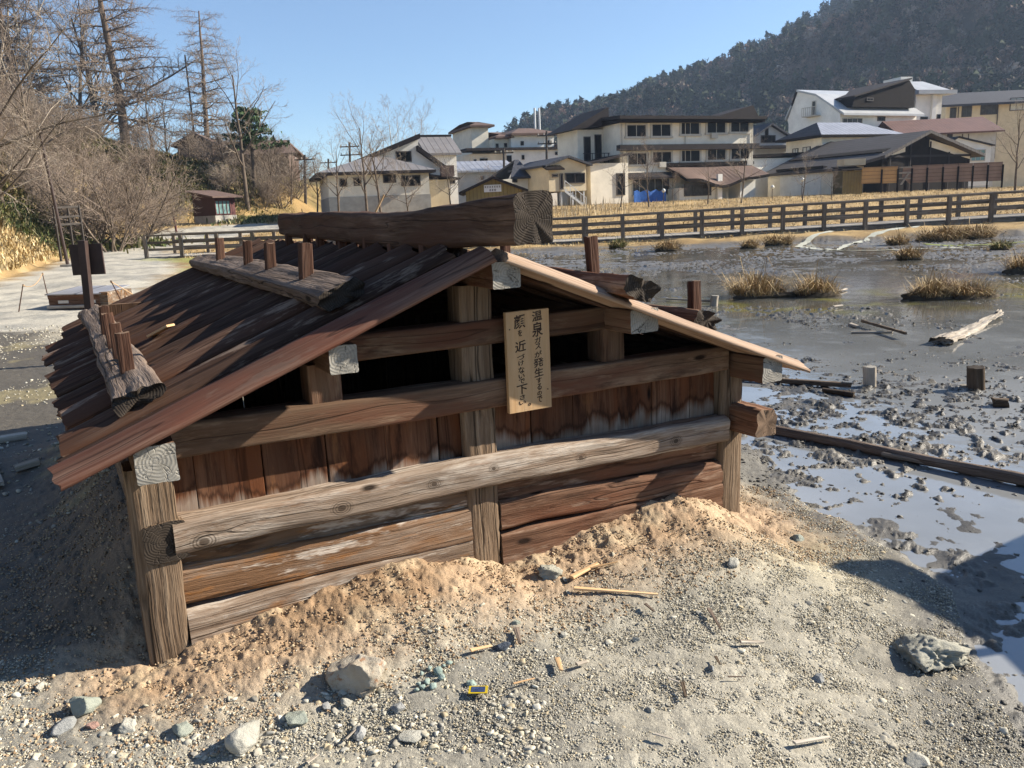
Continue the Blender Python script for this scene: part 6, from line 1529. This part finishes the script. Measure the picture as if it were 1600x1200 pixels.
def stones():
    M['st_tan'] = stone_mat('tan_stone', (.36, .31, .24), (.45, .41, .34), (.30, .17, .10)); M['st_pale'] = stone_mat('pale_stone', (.34, .33, .285), (.45, .435, .38))
    M['st_grey'] = stone_mat('grey_stone', (.22, .23, .23), (.33, .33, .32)); M['st_blue'] = stone_mat('blue_black_stone', (.045, .055, .075), (.11, .13, .16)); M['st_green'] = stone_mat('greenish_stone', (.24, .265, .225), (.33, .35, .30))
    M['st_teal'] = stone_mat('teal_crumbs', (.22, .29, .26), (.33, .40, .36)); M['st_red'] = stone_mat('red_stone', (.28, .17, .14), (.35, .23, .19)); M['st_lump'] = stone_mat('crusted_stone', (.27, .26, .215), (.38, .37, .31))
    L = [(560, 1058, 96, 'tan', 'big pale tan boulder with rusty patches at the foot of the sand mound', 3, .72), (1441, 1026, 132, 'lump', 'rough crusted grey rock at the water edge on the right', 5, .45), (386, 1165, 58, 'pale', 'upright pale stone slab at the bottom left', 7, 1.0),
         (462, 1128, 50, 'green', 'flat greenish grey stone in the gravel near the bottom', 9, .6), (131, 1112, 42, 'green', 'angular green-grey stone at the lower left', 11, .8), (100, 1140, 38, 'grey', 'grey stone left of the angular one', 13, .7), (200, 1138, 34, 'pale', 'pale grey stone right of the red pebble', 14, .7), (284, 1142, 38, 'green', 'grey green stone between slab and corner', 15, .7),
         (145, 1136, 17, 'red', 'single reddish pebble in the lower left gravel', 16, .8), (785, 1013, 30, 'blue', 'blue-black stone lying on the gravel', 17, .7), (622, 1108, 24, 'grey', 'round grey pebble right below the boulder', 18, .9), (511, 1105, 19, 'grey', 'grey pebble left below the boulder', 19, .9), (541, 1101, 24, 'pale', 'pale pebble below the boulder', 20, .8),
         (1147, 880, 26, 'pale', 'white stone near the right corner post', 21, .7), (858, 900, 44, 'lump', 'dark cracked clod of sand at the foot of the mound', 22, .8), (642, 1152, 40, 'pale', 'flat pale stone at the bottom centre', 23, .4), (562, 1150, 26, 'grey', 'grey stone left of the flat one at the bottom', 24, .8),
         (736, 1069, 17, 'teal', 'lone pale teal crumb by the yellow-edged card', 25, .7), (1246, 842, 24, 'green', 'green stone in yellowish gravel right of the hut', 26, .7), (1437, 1188, 46, 'pale', 'pale boulder at the bottom edge on the right', 27, .6), (806, 971, 15, 'green', 'small green pebble beside the upper splinter', 28, .8), (1112, 1047, 16, 'grey', 'small grey stone among splinters', 29, .7),
         (881, 993, 18, 'pale', 'white pebble right of the blue-black stone', 30, .7), (994, 1002, 13, 'pale', 'tiny white pebble in the middle gravel', 31, .8), (1017, 1112, 18, 'pale', 'small pale flat pebble in the right gravel', 32, .5), (1280, 1062, 20, 'grey', 'grey pebble left of the crusted rock', 33, .7), (62, 1075, 24, 'pale', 'pale stone at the shadow edge on the far left', 34, .6), (330, 905, 1, 'grey', '', 0, 0)]
    for px, py, w, k, lab, sd, fl in L:
        if not lab: continue
        p = Vector(gz(px, py, .0)); s = (p - CAMP).length / FPX; r = w * s / 2
        z = gh(p.x, p.y); p = Vector(gz(px, py, z)); z = gh(p.x, p.y)
        co, f = rock_mesh(sd, 5 if w > 60 else 4, .5 if k == 'lump' else .28, fl, 9 if k == 'lump' else 5)
        me = mesh_np('stone', co * r, tris=f, mats=[M['st_' + k]], smooth=False)
        o = link('stone', me, None, (p.x, p.y, z + r * fl * .32)); o.rotation_euler = (0, 0, sd * 1.3); thing(o, lab, 'stone', 'stones lying on the gravel')
    for i, (px, py) in enumerate(((660, 1066), (672, 1058), (684, 1062), (694, 1054), (703, 1050), (668, 1076), (655, 1080), (690, 1070), (678, 1082), (651, 1088), (661, 1084))):
        p = Vector(gz(px, py, .01)); co, f = rock_mesh(60 + i, 2, .4, .8); o = link('stone', mesh_np('stone', co * (.011 + .004 * (i % 3)), tris=f, mats=[M['st_teal']]), None, (p.x, p.y, gh(p.x, p.y) + .012))
        thing(o, 'teal crumb in the little heap right of the tan boulder', 'stone', 'teal crumbs in a heap')
    # splinters and straws
    W = [(892, 916, 935, 898, .030, 'sign', 'broad pale splinter on the sand at the mound foot'), (920, 905, 968, 898, .016, 'sign', 'narrow pale splinter beside the broad one'), (895, 930, 1030, 939, .022, 'sign', 'long straight pale splinter below the mound'), (732, 1036, 772, 1024, .020, 'sign', 'pale brown splinter beside the blue-black stone'),
         (806, 996, 813, 1020, .020, 'weight', 'upright grey splinter right of the blue-black stone'), (1107, 958, 1128, 988, .016, 'weight', 'grey stick on the right gravel'), (1155, 1003, 1196, 996, .022, 'driftwood', 'curved pale chip on the right gravel'), (870, 1036, 877, 1056, .022, 'sign', 'brown chip in the middle gravel'), (900, 1046, 922, 1038, .022, 'driftwood', 'pale flat chip beside the brown one'),
         (1066, 1068, 1072, 1092, .016, 'darkwood', 'dark short stick in the right gravel'), (1007, 952, 1024, 964, .016, 'weight', 'dark little stick below the long splinter'), (1022, 1152, 1054, 1160, .012, 'driftwood', 'thin pale stick near the bottom'), (1118, 1028, 1127, 1042, .014, 'darkwood', 'small dark twig on the right'), (1240, 1150, 1300, 1130, .016, 'driftwood', 'pale stick on the white crust at bottom right'), (1136, 1058, 1168, 1054, .010, 'weight', 'thin grey twig at the right'), (600, 1085, 560, 1098, .012, 'driftwood', 'straw leaning against the boulder'), (475, 1198, 500, 1180, .014, 'driftwood', 'pale stick at the bottom edge'), (540, 1160, 560, 1140, .009, 'driftwood', 'thin straw below the pebbles'), (1040, 1062, 1075, 1074, .007, 'driftwood', 'hair-thin straw on the gravel'), (800, 1080, 840, 1068, .007, 'sign', 'thin straw right of the yellow-edged card')]
    for x0, y0, x1, y1, w, m, lab in W:
        a = Vector(gz(x0, y0, .01)); c = Vector(gz(x1, y1, .01)); a.z = gh(a.x, a.y) + .022; c.z = gh(c.x, c.y) + .020
        thing(beam('splinter', a, c, w, w * .45, M[m], None, None, rnd=w * .15, wob=.0015, rag=.012, taper=(1, .55), seg=8), lab, 'splinter', 'splinters on the gravel')
    # little card with yellow edge, and the pale chip on the roof
    p = Vector(gz(748, 1090, .01)); z = gh(p.x, p.y) + .022; s = .00245
    o = empty('trading_card', (p.x, p.y, z), -.05, 'small dark blue card with a yellow rim lying on the gravel', 'card')
    b = MB(); b.box(-13 * s, 13 * s, -.022, .022, -.002, 0); b.build('rim', plain('yellow_rim', (.45, .33, .02), .5, .2, 60), o)
    b = MB(); b.box(-9.5 * s, 9.5 * s, -.0155, .0155, .0002, .0012); b.build('panel', plain('blue_panel', (.03, .05, .12), .5, .5, 90), o)
    q = hut_w(-1.14, 1.45, ZR - SL * 1.14 + .055); o = beam('wood_chip', (q.x, q.y, q.z), hut_w(-1.05, 1.36, ZR - SL * 1.05 + .075), .06, .012, M['sign'], None, None, rnd=.002, wob=.001); thing(o, 'pale wood chip lying on the roof planks beside the lower log', 'wood chip')
    # gravel
    rng = np.random.default_rng(12)
    def octa(i):
        r = np.random.default_rng(900 + i); v = np.array([[1, 0, 0], [-1, 0, 0], [0, 1, 0], [0, -1, 0], [0, 0, .75], [0, 0, -.6]]) * r.uniform(.7, 1.2, (6, 1)) + r.normal(0, .15, (6, 3))
        return v, np.array([[0, 2, 4], [2, 1, 4], [1, 3, 4], [3, 0, 4], [2, 0, 5], [1, 2, 5], [3, 1, 5], [0, 3, 5]])
    def scatter(nm, n, xr, yr, keep, r0, r1, cols, mat, sub=1, flat=.7, pw=2.2, sink=.25):
        x = rng.uniform(*xr, n); y = rng.uniform(*yr, n); k = keep(x, y); x, y = x[k], y[k]; z = TH(x, y); n = len(x)
        R = r0 + (r1 - r0) * rng.random(n) ** pw
        var = [rock_mesh(200 + i, sub, .3, flat, 6.0, 8) for i in range(10)] if sub else [octa(i) for i in range(10)]; Vs = []; Fs = []; Cs = []; base = 0
        for i, (co, f) in enumerate(var):
            m = np.arange(n) % 10 == i; c = m.sum(); a = rng.uniform(0, 6.28, c); ca, sa = np.cos(a), np.sin(a); tl = rng.uniform(-.5, .5, c)
            X = co[None, :, 0] * ca[:, None] - co[None, :, 1] * sa[:, None]; Y = co[None, :, 0] * sa[:, None] + co[None, :, 1] * ca[:, None]; Z = co[None, :, 2] + tl[:, None] * X * .6
            r = R[m][:, None]; P = np.stack([X * r + x[m][:, None], Y * r + y[m][:, None], Z * r + (z[m] + R[m] * (flat - sink - .25))[:, None]], -1)
            F = f[None] + (np.arange(c) * len(co))[:, None, None] + base; base += c * len(co)
            cc = np.asarray(cols)[rng.integers(0, len(cols), c)] * rng.uniform(.75, 1.2, (c, 1))
            Vs.append(P.reshape(-1, 3)); Fs.append(F.reshape(-1, 3)); Cs.append(np.repeat(cc, len(co), 0))
        o = link(nm, mesh_np(nm, np.concatenate(Vs), tris=np.concatenate(Fs), cols=np.concatenate(Cs), mats=[mat])); o['kind'] = 'stuff'
    GC = [(.38, .35, .275), (.31, .285, .23), (.45, .42, .34), (.25, .235, .20), (.36, .30, .20), (.41, .37, .275), (.50, .47, .39), (.29, .28, .245)]
    gm = colmat('gravel_stones', .9, .2, 60, .2)
    def dry(x, y):
        a, b = hut_ab(x, y); d = np.hypot(np.maximum(np.maximum(-1.36 - a, a - 1.46), 0), np.maximum(np.maximum(-b, b - 3.45), 0))
        return (sdf(x, y, MUD) > -.05) & ((sdf(x, y, DAMP_SHADE) > 0) | (rng.random(len(x)) < .12)) & (rng.random(len(x)) < sstep(.15, .75, d)) & (np.abs(x) < .72 * y + .7)  # pale stones mostly kept off the damp, shade-darkened ground
    scatter('gravel', 70000, (-3.2, 2.4), (1.5, 4.8), dry, .0022, .0075, GC, gm, 1, .7, 2.4)
    scatter('fine_gravel', 330000, (-3.0, 2.3), (1.5, 4.6), dry, .0022, .0052, GC, gm, 0, .7, 1.3)
    scatter('gravel_pebbles', 2400, (-3.2, 2.4), (1.5, 4.6), lambda x, y: dry(x, y) & (fbm(x * 1.2, y * 1.2, 3, 33) > .42), .009, .020, GC, gm, 2, .6, 2.8)
    scatter('gravel_coarse', 3400, (-1.9, .1), (1.6, 2.75), lambda x, y: dry(x, y) & (rng.random(len(x)) < sstep(2.75, 2.2, y + .25 * x) * .9), .005, .019, GC, gm, 2, .6, 2.6)
    scatter('gravel_far', 12000, (-9, -1.5), (4.0, 14), lambda x, y: (sdf(x, y, MUD) > .1) & (fbm(x * .7, y * .7, 3, 35) > .44), .006, .024, GC, gm, 1, .65, 3)
    sc = [(.36, .26, .17), (.29, .20, .122), (.41, .32, .21), (.24, .165, .10)]
    def msand(x, y):
        a, b = hut_ab(x, y); d = np.hypot(np.maximum(np.maximum(-1.36 - a, a - 1.46), 0), np.maximum(np.maximum(-b, b - 3.45), 0)); return (d > .01) & (d < .65)
    scatter('sand_crumbs', 70000, (-2.6, 2.0), (2.0, 4.8), msand, .0018, .0085, sc, colmat('sand_crumb', .95, .1, 60, .2), 1, .8, 3.0, .3)
    MC = [(.05, .046, .038), (.07, .063, .052), (.10, .09, .072), (.038, .034, .029), (.14, .125, .10)]
    def mudk(x, y): return (sdf(x, y, MUD) < .15) & (rng.random(len(x)) < .15 + .85 * sstep(.44, .58, fbm(x * .9, y * .8, 3, 43) + np.interp(np.hypot(x, y), [0, 5.6, 6.4, 8.6, 10, 40], [.0, -.02, .18, .18, -.05, -.03]))) & (TH(x, y) > WL - .004) & (np.abs(x) < .72 * y + .7)
    mm = colmat('mud_clod', .62, .3, 40, .25)
    scatter('mud_clods', 60000, (.8, 8.0), (2.2, 12), mudk, .004, .021, MC, mm, 1, .5, 3.0, .3)
    scatter('mud_clods_far', 9000, (-6, 22), (11, 34), mudk, .012, .05, MC, mm, 1, .5, 3, .3)
stones()

# pale mineral crusts along the far rivulet
def crusts():
    def ribbon(px, w, nm, m, z=.012):
        pts = [Vector(gz(x, y, WL + z)) for x, y in px]; P = []
        for i in range(len(pts) - 1):
            for f in np.linspace(0, 1, 14)[:-1]: P.append(pts[i].lerp(pts[i + 1], f))
        P.append(pts[-1]); V = []; n = len(P)
        for i, p in enumerate(P):
            t = (P[min(i + 1, n - 1)] - P[max(i - 1, 0)]).normalized(); s = Vector((-t.y, t.x, 0)); k = w * (.25 + .75 * abs(math.sin(PI * i / (n - 1))) ** .5) * (.55 + .9 * float(vn2(np.array([i * .55]), np.array([p.x]), 3)[0]))
            a_, b_ = p + s * k, p - s * k * .8
            for v in (a_, p + s * k * .1, b_): v.z = max(WL, gh(v.x, v.y)) + z; V.append(v)
        q = [[3 * i + e, 3 * i + e + 1, 3 * i + e + 4, 3 * i + e + 3] for i in range(n - 1) for e in (0, 1)]
        o = link(nm, mesh_np(nm, V, quads=q, mats=[m])); o['kind'] = 'structure'
    pale = plain('mineral_crust', (.40, .40, .33), .7, .15, 4); green = plain('green_algae', (.24, .27, .05), .6, .3, 5)
    ribbon([(1322, 391), (1275, 389), (1248, 385), (1262, 378), (1310, 371), (1370, 365), (1432, 362)], .15, 'pale_crust', pale)
    ribbon([(1310, 390), (1325, 382), (1365, 374), (1420, 369), (1450, 364)], .17, 'pale_crust', pale)
    ribbon([(1310, 391), (1370, 391), (1420, 389), (1490, 387), (1555, 384)], .10, 'pale_crust', pale)
    ribbon([(1440, 381), (1480, 384), (1545, 382), (1600, 378)], .16, 'green_algae', green, .010)
crusts()

# ------------------------------------------------------------------ thin valley air
def haze():
    b = MB(); b.box(-420, 760, -60, 1050, -8, 420)
    m = bpy.data.materials.new('valley_air'); m.use_nodes = True; nt = m.node_tree; nt.nodes.remove(nt.nodes['Principled BSDF'])
    v = nt.nodes.new('ShaderNodeVolumePrincipled'); v.inputs['Color'].default_value = (.55, .72, 1.0, 1); v.inputs['Density'].default_value = .00021; v.inputs['Anisotropy'].default_value = .2
    nt.links.new(v.outputs[0], nt.nodes['Material Output'].inputs['Volume'])
    o = b.build('haze', m); o['kind'] = 'stuff'
haze()
